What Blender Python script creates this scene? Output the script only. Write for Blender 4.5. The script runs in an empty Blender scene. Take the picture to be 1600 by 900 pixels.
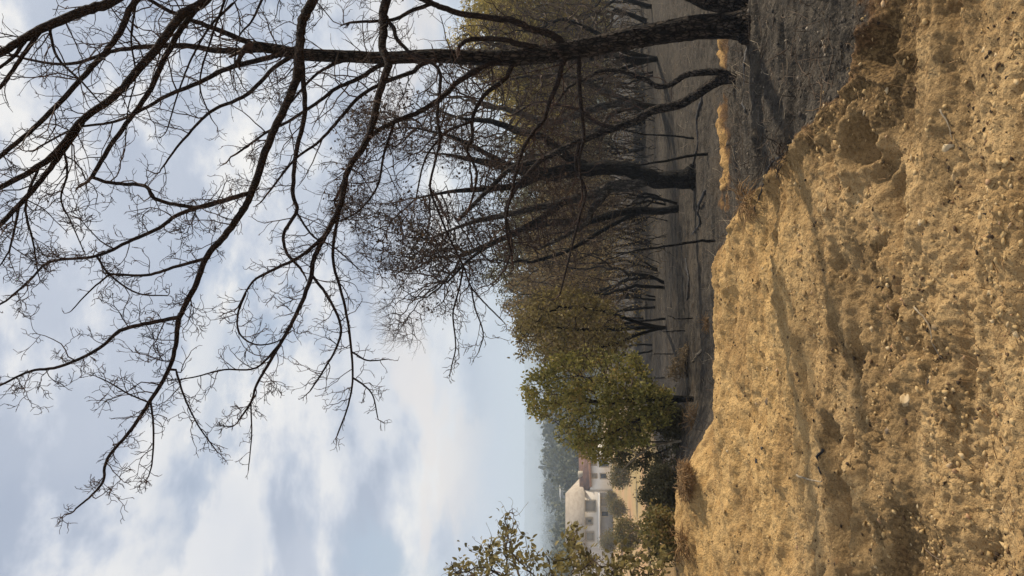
import bpy, math, random
import numpy as np
from mathutils import Vector, Matrix

# ------------------------------------------------------------------ scene, camera, light
scene = bpy.context.scene
EYE, F, HOR = 1.65, 1186.0, 835.0
PITCH = math.atan((HOR - 800.0) / F)
FWD = np.array([0, math.cos(PITCH), math.sin(PITCH)])
DOWN = np.array([0, math.sin(PITCH), -math.cos(PITCH)])
RIGHT = np.array([1.0, 0, 0])
CAMP = np.array([0, 0, EYE])
cam_data = bpy.data.cameras.new("camera")
cam_data.sensor_fit = 'HORIZONTAL'
cam_data.sensor_width = 36.0
cam_data.lens = 36.0 * F / 1600.0
cam_data.clip_start = 0.05
cam_data.clip_end = 30000.0
cam = bpy.data.objects.new("camera", cam_data)
scene.collection.objects.link(cam)
M = Matrix.Identity(4)
for i in range(3):                       # the phone was held upright: the picture's left is the world's up
    M[i][0] = DOWN[i]; M[i][1] = RIGHT[i]; M[i][2] = -FWD[i]; M[i][3] = CAMP[i]
cam.matrix_world = M
scene.camera = cam

SUN_EL, SUN_AZ = math.radians(36), math.radians(66)      # azimuth clockwise from +Y
SUN_STRENGTH = 4.9
SKY_STRENGTH = 0.1
scene.view_settings.view_transform = 'Standard'
scene.view_settings.look = 'None'
scene.view_settings.gamma = 1.0
scene.view_settings.use_curve_mapping = False
scene.view_settings.exposure = 0.28

to_sun = Vector((math.sin(SUN_AZ) * math.cos(SUN_EL), math.cos(SUN_AZ) * math.cos(SUN_EL), math.sin(SUN_EL)))
sd = bpy.data.lights.new("sun", 'SUN')
sd.energy = SUN_STRENGTH; sd.angle = math.radians(1.2); sd.color = (1.0, 0.87, 0.68)
so = bpy.data.objects.new("sun", sd)
so.rotation_euler = to_sun.to_track_quat('Z', 'Y').to_euler()
so.location = (20, 0, 20)
scene.collection.objects.link(so)


class NG:
    """small helper to wire shader nodes"""
    def __init__(self, tree):
        self.t = tree; self.n = tree.nodes; self.l = tree.links
    def new(self, typ, **kw):
        nd = self.n.new(typ)
        for k, v in kw.items():
            setattr(nd, k, v)
        return nd
    def put(self, sock, val):
        if val is None: return
        if hasattr(val, 'is_output') or isinstance(val, bpy.types.NodeSocket):
            self.l.new(val, sock)
        else:
            sock.default_value = val
    def math(self, op, a, b=None, clamp=False):
        nd = self.new('ShaderNodeMath', operation=op); nd.use_clamp = clamp
        self.put(nd.inputs[0], a); self.put(nd.inputs[1], b)
        return nd.outputs[0]
    def mix(self, f, a, b, blend='MIX'):
        nd = self.new('ShaderNodeMix', data_type='RGBA', blend_type=blend)
        self.put(nd.inputs[0], f)
        self.put(nd.inputs[6], (*a, 1) if isinstance(a, tuple) and len(a) == 3 else a)
        self.put(nd.inputs[7], (*b, 1) if isinstance(b, tuple) and len(b) == 3 else b)
        return nd.outputs[2]
    def noise(self, vec, scale, detail=6, rough=0.55, dist=0.0):
        nd = self.new('ShaderNodeTexNoise')
        self.put(nd.inputs['Vector'], vec)
        nd.inputs['Scale'].default_value = scale; nd.inputs['Detail'].default_value = detail
        nd.inputs['Roughness'].default_value = rough; nd.inputs['Distortion'].default_value = dist
        return nd.outputs['Fac']
    def ramp(self, fac, stops):
        nd = self.new('ShaderNodeValToRGB')
        els = nd.color_ramp.elements
        while len(els) < len(stops): els.new(0.5)
        for e, (p, c) in zip(els, stops):
            e.position = p
            e.color = (c, c, c, 1) if not isinstance(c, tuple) else (*c, 1)
        self.put(nd.inputs[0], fac)
        return nd.outputs[0]
    def mapr(self, v, a, b, c=0.0, d=1.0, smooth=True):
        nd = self.new('ShaderNodeMapRange')
        nd.interpolation_type = 'SMOOTHSTEP' if smooth else 'LINEAR'
        self.put(nd.inputs[0], v)
        for k, x in zip((1, 2, 3, 4), (a, b, c, d)): nd.inputs[k].default_value = x
        return nd.outputs[0]
    def scalev(self, vec, s, loc=(0, 0, 0), rot=(0, 0, 0)):
        nd = self.new('ShaderNodeMapping')
        self.put(nd.inputs[0], vec); nd.inputs[3].default_value = s; nd.inputs[1].default_value = loc; nd.inputs[2].default_value = rot
        return nd.outputs[0]


# world: Nishita sky with a broken layer of cloud above it
world = bpy.data.worlds.new("World"); scene.world = world; world.use_nodes = True
g = NG(world.node_tree); g.n.clear()
sky = g.new('ShaderNodeTexSky', sky_type='NISHITA'); sky.sun_disc = False
sky.sun_elevation = SUN_EL; sky.sun_rotation = SUN_AZ
sky.air_density = 1.0; sky.dust_density = 2.0; sky.ozone_density = 1.0
tc = g.new('ShaderNodeTexCoord').outputs['Generated']
sp = g.new('ShaderNodeSeparateXYZ'); g.put(sp.inputs[0], tc)
zc = g.math('ADD', g.math('MAXIMUM', sp.outputs[2], 0.0), 0.16)
cb = g.new('ShaderNodeCombineXYZ')
g.put(cb.inputs[0], g.math('DIVIDE', sp.outputs[0], zc)); g.put(cb.inputs[1], g.math('DIVIDE', sp.outputs[1], zc))
plane = cb.outputs[0]
el = sp.outputs[2]
V0 = g.scalev(tc, (1.9, 1.9, 3.4), (2.35, 0.9, 0.3))
def cloud(off, sc, det):
    ad = g.new('ShaderNodeVectorMath', operation='ADD'); g.put(ad.inputs[0], V0); ad.inputs[1].default_value = off
    return g.noise(ad.outputs[0], sc, det, 0.56, 0.15)
n1 = cloud((0, 0, 0), 1.2, 10); n2 = cloud((0.05, 0.0, 0.15), 1.2, 10)
relief = g.math('ADD', g.math('MULTIPLY', g.math('SUBTRACT', n1, n2), 5.6), 0.48)     # tops bright, undersides grey
nP = g.noise(g.scalev(plane, (1, 1, 1), (8.2, 4.4, 0)), 0.8, 7, 0.5, 0.3)
shade = g.math('ADD', g.math('MULTIPLY', g.mapr(relief, 0.15, 0.85), 0.62), g.math('MULTIPLY', g.mapr(nP, 0.34, 0.66), 0.38))
ccol = g.ramp(shade, [(0.10, (3.3 / 9, 3.8 / 9, 4.8 / 9)), (0.40, (4.7 / 9, 5.1 / 9, 5.9 / 9)), (0.66, (6.1 / 9, 6.25 / 9, 6.6 / 9)), (0.95, (7.9 / 9, 7.7 / 9, 7.4 / 9))])
ccol = g.mix(1.0, ccol, (9.0, 9.0, 9.0), 'MULTIPLY')
cover = g.mapr(n1, 0.40, 0.49)
cover = g.math('MAXIMUM', cover, g.mapr(el, 0.26, 0.5))           # closed overhead, broken lower down
skyb = g.mix(0.6, sky.outputs[0], (4.3, 5.0, 6.0))
c1 = g.mix(cover, skyb, ccol)
nC = g.noise(g.scalev(tc, (1, 1, 2.4), (1.3, 0.4, 0.2)), 4.2, 8, 0.55, 0.2)
lowc = g.math('MULTIPLY', g.mapr(nC, 0.50, 0.60), g.math('MULTIPLY', g.mapr(el, 0.26, 0.12), g.mapr(el, 0.02, 0.09)))
c2 = g.mix(g.math('MULTIPLY', lowc, 0.7), c1, (7.2, 6.6, 6.2))
c3 = g.mix(g.mapr(el, 0.13, 0.0), c2, (5.0, 5.5, 6.2))
bg = g.new('ShaderNodeBackground'); g.put(bg.inputs[0], c3); bg.inputs[1].default_value = SKY_STRENGTH
wo = g.new('ShaderNodeOutputWorld'); g.l.new(bg.outputs[0], wo.inputs[0])


# ------------------------------------------------------------------ helpers
def at(x, y, D):
    """world point that lies D metres ahead at photo pixel (x, y)"""
    return CAMP + D * (FWD + (x - 800.0) / F * DOWN + (450.0 - y) / F * RIGHT)

def nrm(v):
    v = np.asarray(v, float)
    return v / (np.linalg.norm(v, axis=-1, keepdims=True) + 1e-12)

def h2(ix, iy, seed):
    n = (ix * 374761393 + iy * 668265263 + seed * 144269504) & 0xffffffff
    n = ((n ^ (n >> 13)) * 1274126177) & 0xffffffff
    n = ((n ^ (n >> 15)) * 1103515245) & 0xffffffff
    return ((n ^ (n >> 16)) & 0xffffff) / float(0xffffff)

def vnoise(x, y, seed):
    fx, fy = np.floor(x), np.floor(y)
    ix, iy = fx.astype(np.int64), fy.astype(np.int64)
    u, v = x - fx, y - fy
    u = u * u * u * (u * (u * 6 - 15) + 10); v = v * v * v * (v * (v * 6 - 15) + 10)
    a, b = h2(ix, iy, seed), h2(ix + 1, iy, seed)
    c, d = h2(ix, iy + 1, seed), h2(ix + 1, iy + 1, seed)
    return (a * (1 - u) + b * u) * (1 - v) + (c * (1 - u) + d * u) * v - 0.5

def fbm(x, y, seed, octv=5, gain=0.5):
    s, amp, tot = 0.0, 1.0, 0.0
    for o in range(octv):
        s = s + amp * vnoise(x, y, seed + o * 17)
        x, y = 1.6 * x - 1.2 * y + 7.3, 1.2 * x + 1.6 * y - 3.1
        amp *= gain
    return s

def domes(x, y, cell, prob, rmin, rmax, seed, flat=0.7):
    """half-buried lumps: the highest of the domes near each point"""
    cx, cy = np.floor(x / cell).astype(np.int64), np.floor(y / cell).astype(np.int64)
    out = np.zeros_like(x)
    for dx in (-1, 0, 1):
        for dy in (-1, 0, 1):
            ix, iy = cx + dx, cy + dy
            px = (ix + h2(ix, iy, seed)) * cell; py = (iy + h2(ix, iy, seed + 1)) * cell
            r = rmin + (rmax - rmin) * h2(ix, iy, seed + 2) ** 2
            on = h2(ix, iy, seed + 3) < prob
            an = h2(ix, iy, seed + 4) * 3.14159; ca, sa = np.cos(an), np.sin(an)
            k = 0.55 + 0.45 * h2(ix, iy, seed + 5)
            ux = (x - px) * ca + (y - py) * sa; uy = (-(x - px) * sa + (y - py) * ca) / k
            q = np.abs(ux) ** 2.4 + np.abs(uy) ** 2.4
            h = np.where(on, np.maximum(0.0, 1 - q / r ** 2.4) ** (0.85 if cell > .1 else 0.6) * r * flat * k, 0.0)
            out = np.maximum(out, h)
    return out

def sstep(a, b, x):
    t = np.clip((x - a) / (b - a), 0, 1)
    return t * t * (3 - 2 * t)

# the lie of the land: how far down the view each distance shows, for the right/centre and for the left
def zprof(rows):
    return np.array([r[0] for r in rows], float), np.array([(EYE - (r[1] - HOR) / F * r[0]) for r in rows], float)
FAR = [(140, 957), (200, 932), (300, 912), (600, 888), (1200, 862), (2100, 838), (2800, 823), (3300, 827), (3600, 840)]
RY, RZ = zprof([(7.5, 1164), (8.9, 1142), (9.9, 1119), (13, 1085), (20, 1036), (30, 1005), (45, 986), (70, 976), (100, 971)] + FAR)
LY, LZ = zprof([(8.8, 1058), (10, 1064), (14, 1054), (30, 1036), (45, 1014), (70, 994), (90, 983), (120, 966)] + FAR)
RY = np.concatenate([[0, 5.7, 6.3], RY]); RZ = np.concatenate([[0, 0.0, -0.06], RZ])
LY = np.concatenate([[0, 7.6], LY]); LZ = np.concatenate([[0, 0.0], LZ])
CY = np.concatenate([[0, 7.0], RY[3:]]); CZ = np.concatenate([[0, 0.0], RZ[3:]])
CZ[2] = -0.2

EX = np.array([-60, -6, -3.45, -2.7, -1.65, -1.15, -.93, 0, .36, .6, .72, .87, .96, 1.03, 1.4, 1.6, 2.5, 4, 60.])
EYY = np.array([14, 10, 9.1, 9.0, 8.4, 7.9, 7.3, 7.2, 6.9, 6.25, 5.8, 4.95, 4.4, 3.9, 3.72, 3.3, 3.0, 2.5, 2.0])
def edge_y(X):
    return np.interp(X, EX, EYY)

def zbase(X, Y):
    X = np.asarray(X, float); Y = np.asarray(Y, float)
    yy = np.maximum(Y, 0)
    s = X / (yy + 1.5)
    wl = sstep(-0.10, -0.24, s); wr = sstep(0.02, 0.10, s)
    z = wl * np.interp(yy, LY, LZ) + (1 - wl) * ((1 - wr) * np.interp(yy, CY, CZ) + wr * np.interp(yy, RY, RZ))
    z = z + 0.35 * fbm(X / 9, Y / 9, 5, 3) * sstep(10, 26, Y) * sstep(140, 90, Y)
    z = z + 26 * fbm(X / 520, Y / 520, 9, 4) * sstep(300, 1500, np.hypot(X, Y))
    z = np.where(Y < -2, z - 0.02 * (Y + 2) * 0, z)
    return z

def burn_mask(X, Y):
    wob = 0.42 * fbm(X * 1.7, Y * 1.7, 31, 6, 0.62)
    b = sstep(-0.32, 0.42, Y - edge_y(X) + wob)
    left = sstep(-0.16, -0.30, X / (np.abs(Y) + 1.5) + 0.05 * fbm(X * .5, Y * .5, 33, 3))
    b = b * (1 - left * sstep(8, 11, Y))
    return b * sstep(170, 120, Y)

def ochre_mask(X, Y):
    c = 9.35 + 0.3 * fbm(X * 1.3, Y * 0 + 2.0, 85, 4)
    return np.exp(-((Y - c) / (0.36 + 0.35 * fbm(X * 2.6, Y * 2.6, 87, 5))) ** 2) * sstep(0.75, 1.1, X + 0.5 * fbm(X * 3, Y * 3, 86, 3)) * sstep(0.24, -0.12, fbm(X * 2.4 + 4, Y * 3, 88, 4) - .12)

def rough_amt(X, Y):
    e = edge_y(X)
    torn = np.exp(-((Y - 3.75 - 0.12 * np.sin(X * 1.7)) / 0.42) ** 2)
    rim = np.exp(-((Y - e + 0.28) / 0.33) ** 2) * sstep(-0.4, 0.4, X + 0.2) * sstep(1.3, 0.8, X)
    return torn, rim

def height(X, Y):
    z = zbase(X, Y)
    r = np.hypot(X, Y)
    near = sstep(26, 11, r)
    b = burn_mask(X, Y)
    torn, rim = rough_amt(X, Y)
    patch = sstep(-0.12, 0.22, fbm(X * 0.9 + 3, Y * 0.9, 51, 4))
    sandy = sstep(4.5, 5.0, Y) * (1 - b)
    ru = (0.22 + 0.42 * patch) * (1 - 0.7 * sandy)
    ru = np.clip(ru + 0.4 * torn * (0.3 + 0.7 * patch) + 0.6 * rim, 0, 1.1) * (1 - 0.85 * b) + 0.03 * b
    wx = X + 0.05 * fbm(X * 9, Y * 9, 61, 3); wy = Y + 0.05 * fbm(X * 9, Y * 9, 67, 3)
    wx2 = X + 0.012 * fbm(X * 30, Y * 30, 62, 3, .6); wy2 = Y + 0.012 * fbm(X * 30, Y * 30, 68, 3, .6)
    nb = 1 - b
    d = 0.0
    d = d + ru * domes(wx, wy, 0.30, 0.45, 0.05, 0.15, 71, 0.24)
    d = d + ru * domes(wx, wy, 0.13, 0.6, 0.02, 0.07, 81, 0.42)
    d = d + (0.14 + 0.86 * np.minimum(ru, 1)) * nb * domes(wx2, wy2, 0.06, 0.9, 0.010, 0.036, 91, 0.62)
    d = d + (0.24 + 0.7 * np.minimum(ru, 1)) * (nb + .3 * b) * domes(wx2, wy2, 0.028, 0.95, 0.006, 0.019, 96, 0.7) * sstep(11, 7, r)
    d = d + 0.06 * fbm(X * 1.3, Y * 2.2, 41, 6, 0.55) * (1 - 0.5 * b)
    d = d + (0.02 + 0.03 * ru) * nb * fbm(X * 7, Y * 8, 43, 5, 0.66)
    d = d + (0.003 + 0.010 * np.minimum(ru, 1)) * fbm(X * 42, Y * 42, 44, 3, 0.7) * sstep(12, 7, r)
    # scraped streaks along the sandy bank, blade marks and wheel ruts
    d = d + sandy * 0.05 * fbm(X * 2.6, Y * 7.5, 145, 6, 0.66)
    d = d + (0.4 + 0.6 * (1 - sandy)) * (1 - b) * 0.075 * fbm(X * 0.8 + 0.3 * Y, Y * 5.2, 46, 5, 0.58)
    # the trench torn along the bank, broken into hollows
    hol = sstep(0.02, 0.24, fbm(X * 1.6 + 11, Y * 2.4, 55, 4))
    d = d - 0.10 * torn * hol * (1 - 0.7 * b) + 0.05 * torn
    for hx, hy, hr, hd in ((-1.20, 4.02, 0.20, 0.22), (-1.52, 3.95, 0.16, 0.2), (-0.83, 4.22, 0.1, 0.1), (1.12, 3.62, 0.09, 0.16), (0.72, 3.75, 0.09, 0.17), (0.45, 3.5, 0.08, 0.1)):
        q = ((X - hx) ** 2 / (hr * 1.25) ** 2 + (Y - hy) ** 2 / hr ** 2) * (1 + 0.9 * fbm(X * 6, Y * 6, 57, 3))
        q = np.maximum(q, 0); d = d - (0.95 if hx < 0 else .7) * hd * np.exp(-q * q) + 0.035 * np.exp(-((np.sqrt(q) - 1.35) / 0.35) ** 2)
    for (ax, ay, bx, by, w, dep) in ((-2.6, 2.75, 0.9, 3.05, 0.07, 0.04), (-2.6, 2.2, 1.2, 2.62, 0.08, 0.05)):
        t = (X - ax) / (bx - ax); yl = ay + t * (by - ay)
        d = d - dep * np.exp(-((Y - yl) / w) ** 2) + 0.03 * np.exp(-((Y - yl - 2 * w) / w) ** 2)
    d = d + 0.035 * rim
    d = d + 0.16 * np.exp(-((X + 1.95) / .34) ** 2 - ((Y - 7.7) / .3) ** 2) + 0.10 * np.exp(-((X + 2.6) / .3) ** 2 - ((Y - 8.2) / .3) ** 2)
    oc_ = ochre_mask(X, Y)
    d = d + oc_ * (0.05 + domes(wx, wy, 0.16, 0.8, 0.03, 0.1, 181, 0.6) + 0.07 * fbm(X * 5, Y * 7, 183, 4, .6))
    # grooves in the ash crust
    d = d + b * 0.055 * fbm(X * 0.8, Y * 8.0, 47, 5, 0.6) + b * 0.025 * fbm(X * 6, Y * 6, 48, 4, 0.6)
    return z + d * near

def gp(x, y, full=True):
    """where the ray through photo pixel (x, y) meets the ground"""
    d = FWD + (x - 800.0) / F * DOWN + (450.0 - y) / F * RIGHT
    D = 1.5
    while D < 1500:
        p = CAMP + D * d
        if p[2] < float(zbase(p[0], p[1])): break
        D *= 1.004
    p = CAMP + D * d
    p[2] = float(height(np.array([p[0]]), np.array([p[1]]))[0]) if full else float(zbase(p[0], p[1]))
    return p

def ground_z(X, Y):
    return float(height(np.array([float(X)]), np.array([float(Y)]))[0])

class MB:
    """collects tubes, leaves, boxes; build() links them as ONE mesh object"""
    def __init__(self):
        self.v, self.q, self.t, self.n = [], [], [], 0
    def add(self, v, quads=None, tris=None):
        v = np.asarray(v, float).reshape(-1, 3)
        if quads is not None and len(quads): self.q.append(np.asarray(quads, np.int64) + self.n)
        if tris is not None and len(tris): self.t.append(np.asarray(tris, np.int64) + self.n)
        self.v.append(v); self.n += len(v)
    def tube(self, pts, rad, sides=4, bump=0.0, seed=0):
        pts = np.asarray(pts, float); m = len(pts)
        rad = np.broadcast_to(np.asarray(rad, float), (m,))
        t = np.empty_like(pts); t[1:-1] = pts[2:] - pts[:-2]; t[0] = pts[1] - pts[0]; t[-1] = pts[-1] - pts[-2]
        t /= (np.linalg.norm(t, axis=1, keepdims=True) + 1e-12)
        mt = t.mean(0); ref = np.zeros(3); ref[int(np.argmin(np.abs(mt)))] = 1.0
        u = np.cross(t, ref); u /= (np.linalg.norm(u, axis=1, keepdims=True) + 1e-12)
        w = np.cross(t, u)
        a = np.arange(sides) * (2 * math.pi / sides)
        rr = np.repeat(rad[:, None], sides, 1)
        if bump > 0:
            ln = np.concatenate([[0], np.cumsum(np.linalg.norm(np.diff(pts, axis=0), axis=1))])
            A, L = np.meshgrid(a, ln)
            cx, cy = np.cos(A) * 3.2, np.sin(A) * 3.2
            nz = fbm(cx + L * 2.2, cy + 31 * seed + L * 1.3, 7 + seed, 4) * 0.9 + fbm(cx * 2.6 + L * 5, cy * 2.6 - L * 4, 19 + seed, 4, 0.6) * 0.8
            rr = rr * (1 + bump * nz)
        ring = pts[:, None, :] + rr[:, :, None] * (np.cos(a)[None, :, None] * u[:, None, :] + np.sin(a)[None, :, None] * w[:, None, :])
        idx = np.arange(m * sides).reshape(m, sides)
        i0, i1 = idx[:-1], np.roll(idx[:-1], -1, 1); j0, j1 = idx[1:], np.roll(idx[1:], -1, 1)
        quads = np.stack([i0, i1, j1, j0], -1).reshape(-1, 4)
        v = np.concatenate([ring.reshape(-1, 3), pts[-1:] + t[-1:] * rad[-1] * 0.6, pts[:1]])
        k = m * sides
        last = idx[-1]; first = idx[0]
        tris = np.concatenate([np.stack([last, np.roll(last, -1), np.full(sides, k)], -1), np.stack([np.roll(first, -1), first, np.full(sides, k + 1)], -1)])
        self.add(v, quads, tris)
    def tubes(self, pts, rad, sides):
        N, m, _ = pts.shape
        t = np.empty_like(pts); t[:, 1:-1] = pts[:, 2:] - pts[:, :-2]; t[:, 0] = pts[:, 1] - pts[:, 0]; t[:, -1] = pts[:, -1] - pts[:, -2]
        t = nrm(t); ref = np.zeros((N, 1, 3)); ref[np.arange(N), 0, np.argmin(np.abs(t.mean(1)), 1)] = 1.0
        u = nrm(np.cross(t, np.broadcast_to(ref, t.shape))); w = np.cross(t, u)
        a = np.arange(sides) * (2 * math.pi / sides)
        ring = pts[:, :, None, :] + rad[:, :, None, None] * (np.cos(a)[None, None, :, None] * u[:, :, None, :] + np.sin(a)[None, None, :, None] * w[:, :, None, :])
        idx = np.arange(N * m * sides).reshape(N, m, sides)
        i0, i1 = idx[:, :-1], np.roll(idx[:, :-1], -1, 2); j0, j1 = idx[:, 1:], np.roll(idx[:, 1:], -1, 2)
        q = np.stack([i0, i1, j1, j0], -1).reshape(-1, 4)
        tr = idx[:, -1, :3] if sides == 3 else np.concatenate([idx[:, -1, [0, 1, 2]], idx[:, -1, [0, 2, 3]]])
        self.add(ring.reshape(-1, 3), q, tr)
    def leaves(self, c, size, rng, droop=0.2, aspect=0.55, axis=None):
        """one folded six-sided leaf at every point of c"""
        c = np.asarray(c, float); n = len(c)
        if n == 0: return
        a = rng.normal(0, 1, (n, 3)) if axis is None else axis + rng.normal(0, 0.6, (n, 3))
        a[:, 2] -= droop
        a = nrm(a); b = nrm(np.cross(a, rng.normal(0, 1, (n, 3)))); nn = np.cross(a, b)
        s = (size * rng.uniform(0.6, 1.35, n))[:, None]; wd = s * aspect * rng.uniform(0.75, 1.2, (n, 1)) * 0.5
        cup = wd * rng.uniform(-0.1, 0.7, (n, 1))
        curl = s * rng.uniform(-0.15, 0.3, (n, 1))
        p0 = c; p5 = c + a * s - nn * curl
        p1 = c + a * s * .38 + b * wd + nn * cup; p2 = c + a * s * .38 - b * wd + nn * cup
        p3 = c + a * s * .75 + b * wd * .75 + nn * (cup * .7 - curl * .5); p4 = c + a * s * .75 - b * wd * .75 + nn * (cup * .7 - curl * .5)
        pm = c + a * s * .5
        v = np.stack([p0, p1, p3, p5, p4, p2, pm], 1).reshape(-1, 3)
        o = (np.arange(n) * 7)[:, None]
        q = np.concatenate([o + np.array([[0, 1, 3 - 1, 6]]), o + np.array([[6, 4, 5, 0]])])
        t = np.concatenate([o + np.array([[6, 2, 3]]), o + np.array([[6, 3, 4]])])
        self.add(v, q, t)
    def box(self, lo, hi, R=None, loc=None):
        lo, hi = np.array(lo, float), np.array(hi, float)
        v = np.array([[(lo, hi)[i][0], (lo, hi)[j][1], (lo, hi)[k][2]] for i in (0, 1) for j in (0, 1) for k in (0, 1)])
        if R is not None: v = v @ np.asarray(R).T
        if loc is not None: v = v + np.asarray(loc)
        self.add(v, [[0, 1, 3, 2], [4, 6, 7, 5], [0, 4, 5, 1], [2, 3, 7, 6], [0, 2, 6, 4], [1, 5, 7, 3]])
    def prism(self, poly, depth0, depth1, fn):
        """poly in 2D, extruded between two depths; fn(a, b, d) -> 3D"""
        n = len(poly)
        v = [fn(a, b, depth0) for a, b in poly] + [fn(a, b, depth1) for a, b in poly]
        q = [[i, (i + 1) % n, n + (i + 1) % n, n + i] for i in range(n)]
        t = [[0, i + 1, i] for i in range(1, n - 1)] + [[n, n + i, n + i + 1] for i in range(1, n - 1)]
        self.add(v, q, t)
    def build(self, name, mat, parent=None, smooth=True, origin=None):
        v = np.concatenate(self.v) if self.v else np.zeros((0, 3))
        off = np.array(parent['_loc']) if parent is not None and '_loc' in parent else (np.array(origin, float) if origin is not None else np.zeros(3))
        q = np.concatenate(self.q) if self.q else np.zeros((0, 4), np.int64)
        t = np.concatenate(self.t) if self.t else np.zeros((0, 3), np.int64)
        me = bpy.data.meshes.new(name)
        me.vertices.add(len(v)); me.vertices.foreach_set('co', (v - off).astype(np.float32).ravel())
        me.loops.add(len(q) * 4 + len(t) * 3)
        me.loops.foreach_set('vertex_index', np.concatenate([q.ravel(), t.ravel()]).astype(np.int32))
        me.polygons.add(len(q) + len(t))
        ls = np.concatenate([np.arange(len(q)) * 4, len(q) * 4 + np.arange(len(t)) * 3]).astype(np.int32)
        me.polygons.foreach_set('loop_start', ls)
        if smooth: me.polygons.foreach_set('use_smooth', np.ones(len(ls), bool))
        me.update(calc_edges=True)
        me.materials.append(mat)
        o = bpy.data.objects.new(name, me); scene.collection.objects.link(o)
        if parent is not None: o.parent = parent
        elif origin is not None: o.location = origin
        return o

def thing(name, loc, label, cat, group=None):
    o = bpy.data.objects.new(name, None); scene.collection.objects.link(o)
    o.empty_display_size = 0.2
    o.location = Vector([float(a) for a in loc]); o['_loc'] = [float(a) for a in loc]
    o['label'] = label; o['category'] = cat
    if group: o['group'] = group
    return o

def tag(o, label, cat, group=None):
    o['label'] = label; o['category'] = cat
    if group: o['group'] = group
    return o

def copy_tree(o, parent=None):
    c = o.copy(); scene.collection.objects.link(c)
    if parent is not None: c.parent = parent
    for ch in list(o.children): copy_tree(ch, c)
    return c


# ------------------------------------------------------------------ materials
def material(name):
    m = bpy.data.materials.new(name); m.use_nodes = True
    gg = NG(m.node_tree); gg.n.clear()
    out = gg.new('ShaderNodeOutputMaterial')
    return m, gg, out

def principled(gg, out, col, rough=0.9, bump=None, strength=0.5, dist=0.01, spec=0.2):
    p = gg.new('ShaderNodeBsdfPrincipled')
    gg.put(p.inputs['Base Color'], (*col, 1) if isinstance(col, tuple) else col)
    gg.put(p.inputs['Roughness'], rough)
    p.inputs['Specular IOR Level'].default_value = spec
    if bump is not None:
        b = gg.new('ShaderNodeBump'); b.inputs['Strength'].default_value = strength; b.inputs['Distance'].default_value = dist
        gg.put(b.inputs['Height'], bump); gg.l.new(b.outputs[0], p.inputs['Normal'])
    gg.l.new(p.outputs[0], out.inputs[0])
    return p

def bark_mat(name, dark, light, scale=18.0, bump=0.8, ash=None, thr=0.55):
    m, gg, out = material(name)
    oc = gg.new('ShaderNodeTexCoord').outputs['Object']
    n1 = gg.noise(gg.scalev(oc, (1, 1, 0.35)), scale, 6, 0.65, 0.3)
    n2 = gg.noise(oc, scale * 0.13, 4, 0.5)
    col = gg.mix(gg.mapr(n1, 0.38, 0.68), dark, light)
    if ash: col = gg.mix(gg.math('MULTIPLY', gg.mapr(n2, thr, thr + 0.14), 0.5), col, ash)
    vor = gg.new('ShaderNodeTexVoronoi', feature='DISTANCE_TO_EDGE'); gg.put(vor.inputs['Vector'], gg.scalev(oc, (1, 1, 0.4))); vor.inputs['Scale'].default_value = scale * 1.5
    col = gg.mix(gg.mapr(vor.outputs[0], 0.0, 0.16), dark, col)
    hgt = gg.math('ADD', n1, gg.math('MULTIPLY', gg.mapr(vor.outputs[0], 0.0, 0.25), 0.5))
    principled(gg, out, col, 0.92, hgt, bump, 0.035, 0.15)
    return m

def leaf_mat(name, stops, trans=0.45, rough=0.6):
    m, gg, out = material(name)
    rnd = gg.new('ShaderNodeNewGeometry').outputs['Random Per Island']
    oc = gg.new('ShaderNodeTexCoord').outputs['Object']
    clump = gg.noise(oc, 1.7, 3, 0.5)
    k = gg.math('ADD', gg.math('MULTIPLY', rnd, 0.65), gg.math('MULTIPLY', gg.math('SUBTRACT', clump, 0.32), 0.9), True)
    col = gg.ramp(k, stops)
    p = gg.new('ShaderNodeBsdfPrincipled'); gg.put(p.inputs['Base Color'], col); p.inputs['Roughness'].default_value = rough
    p.inputs['Specular IOR Level'].default_value = 0.3
    tr = gg.new('ShaderNodeBsdfTranslucent'); gg.put(tr.inputs[0], col)
    mx = gg.new('ShaderNodeMixShader'); mx.inputs[0].default_value = trans
    gg.l.new(p.outputs[0], mx.inputs[1]); gg.l.new(tr.outputs[0], mx.inputs[2]); gg.l.new(mx.outputs[0], out.inputs[0])
    return m

def plain_mat(name, a, b, scale, rough=0.85, bump=0.3, lo=0.35, hi=0.65, stretch=(1, 1, 1)):
    m, gg, out = material(name)
    oc = gg.new('ShaderNodeTexCoord').outputs['Object']
    n = gg.noise(gg.scalev(oc, stretch), scale, 6, 0.6)
    principled(gg, out, gg.mix(gg.mapr(n, lo, hi), a, b), rough, n, bump, 0.02)
    return m

MAT = {}
MAT['trunk'] = bark_mat('charred_bark', (0.008, 0.007, 0.007), (0.11, 0.086, 0.068), 30, 1.0, (0.12, 0.096, 0.075), 0.60)
MAT['limb'] = bark_mat('scorched_limb_bark', (0.016, 0.012, 0.011), (0.065, 0.043, 0.033), 40, 0.7)
MAT['twig'] = plain_mat('scorched_twig_bark', (0.020, 0.013, 0.010), (0.075, 0.044, 0.032), 9, 0.85, 0.2)
MAT['black'] = bark_mat('black_charcoal_bark', (0.007, 0.007, 0.007), (0.034, 0.029, 0.026), 22, 1.0, (0.13, 0.115, 0.10), 0.68)
MAT['greybark'] = bark_mat('ash_grey_bark', (0.03, 0.027, 0.024), (0.17, 0.145, 0.12), 20, 0.9)
MAT['bgtwig'] = plain_mat('dark_twigs', (0.024, 0.018, 0.014), (0.115, 0.08, 0.054), 3, 0.9, 0.1)
MAT['green'] = leaf_mat('oak_leaves_olive', [(0.0, (0.06, 0.058, 0.014)), (0.3, (0.19, 0.175, 0.042)), (0.65, (0.38, 0.33, 0.09)), (0.92, (0.42, 0.27, 0.095))])
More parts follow.
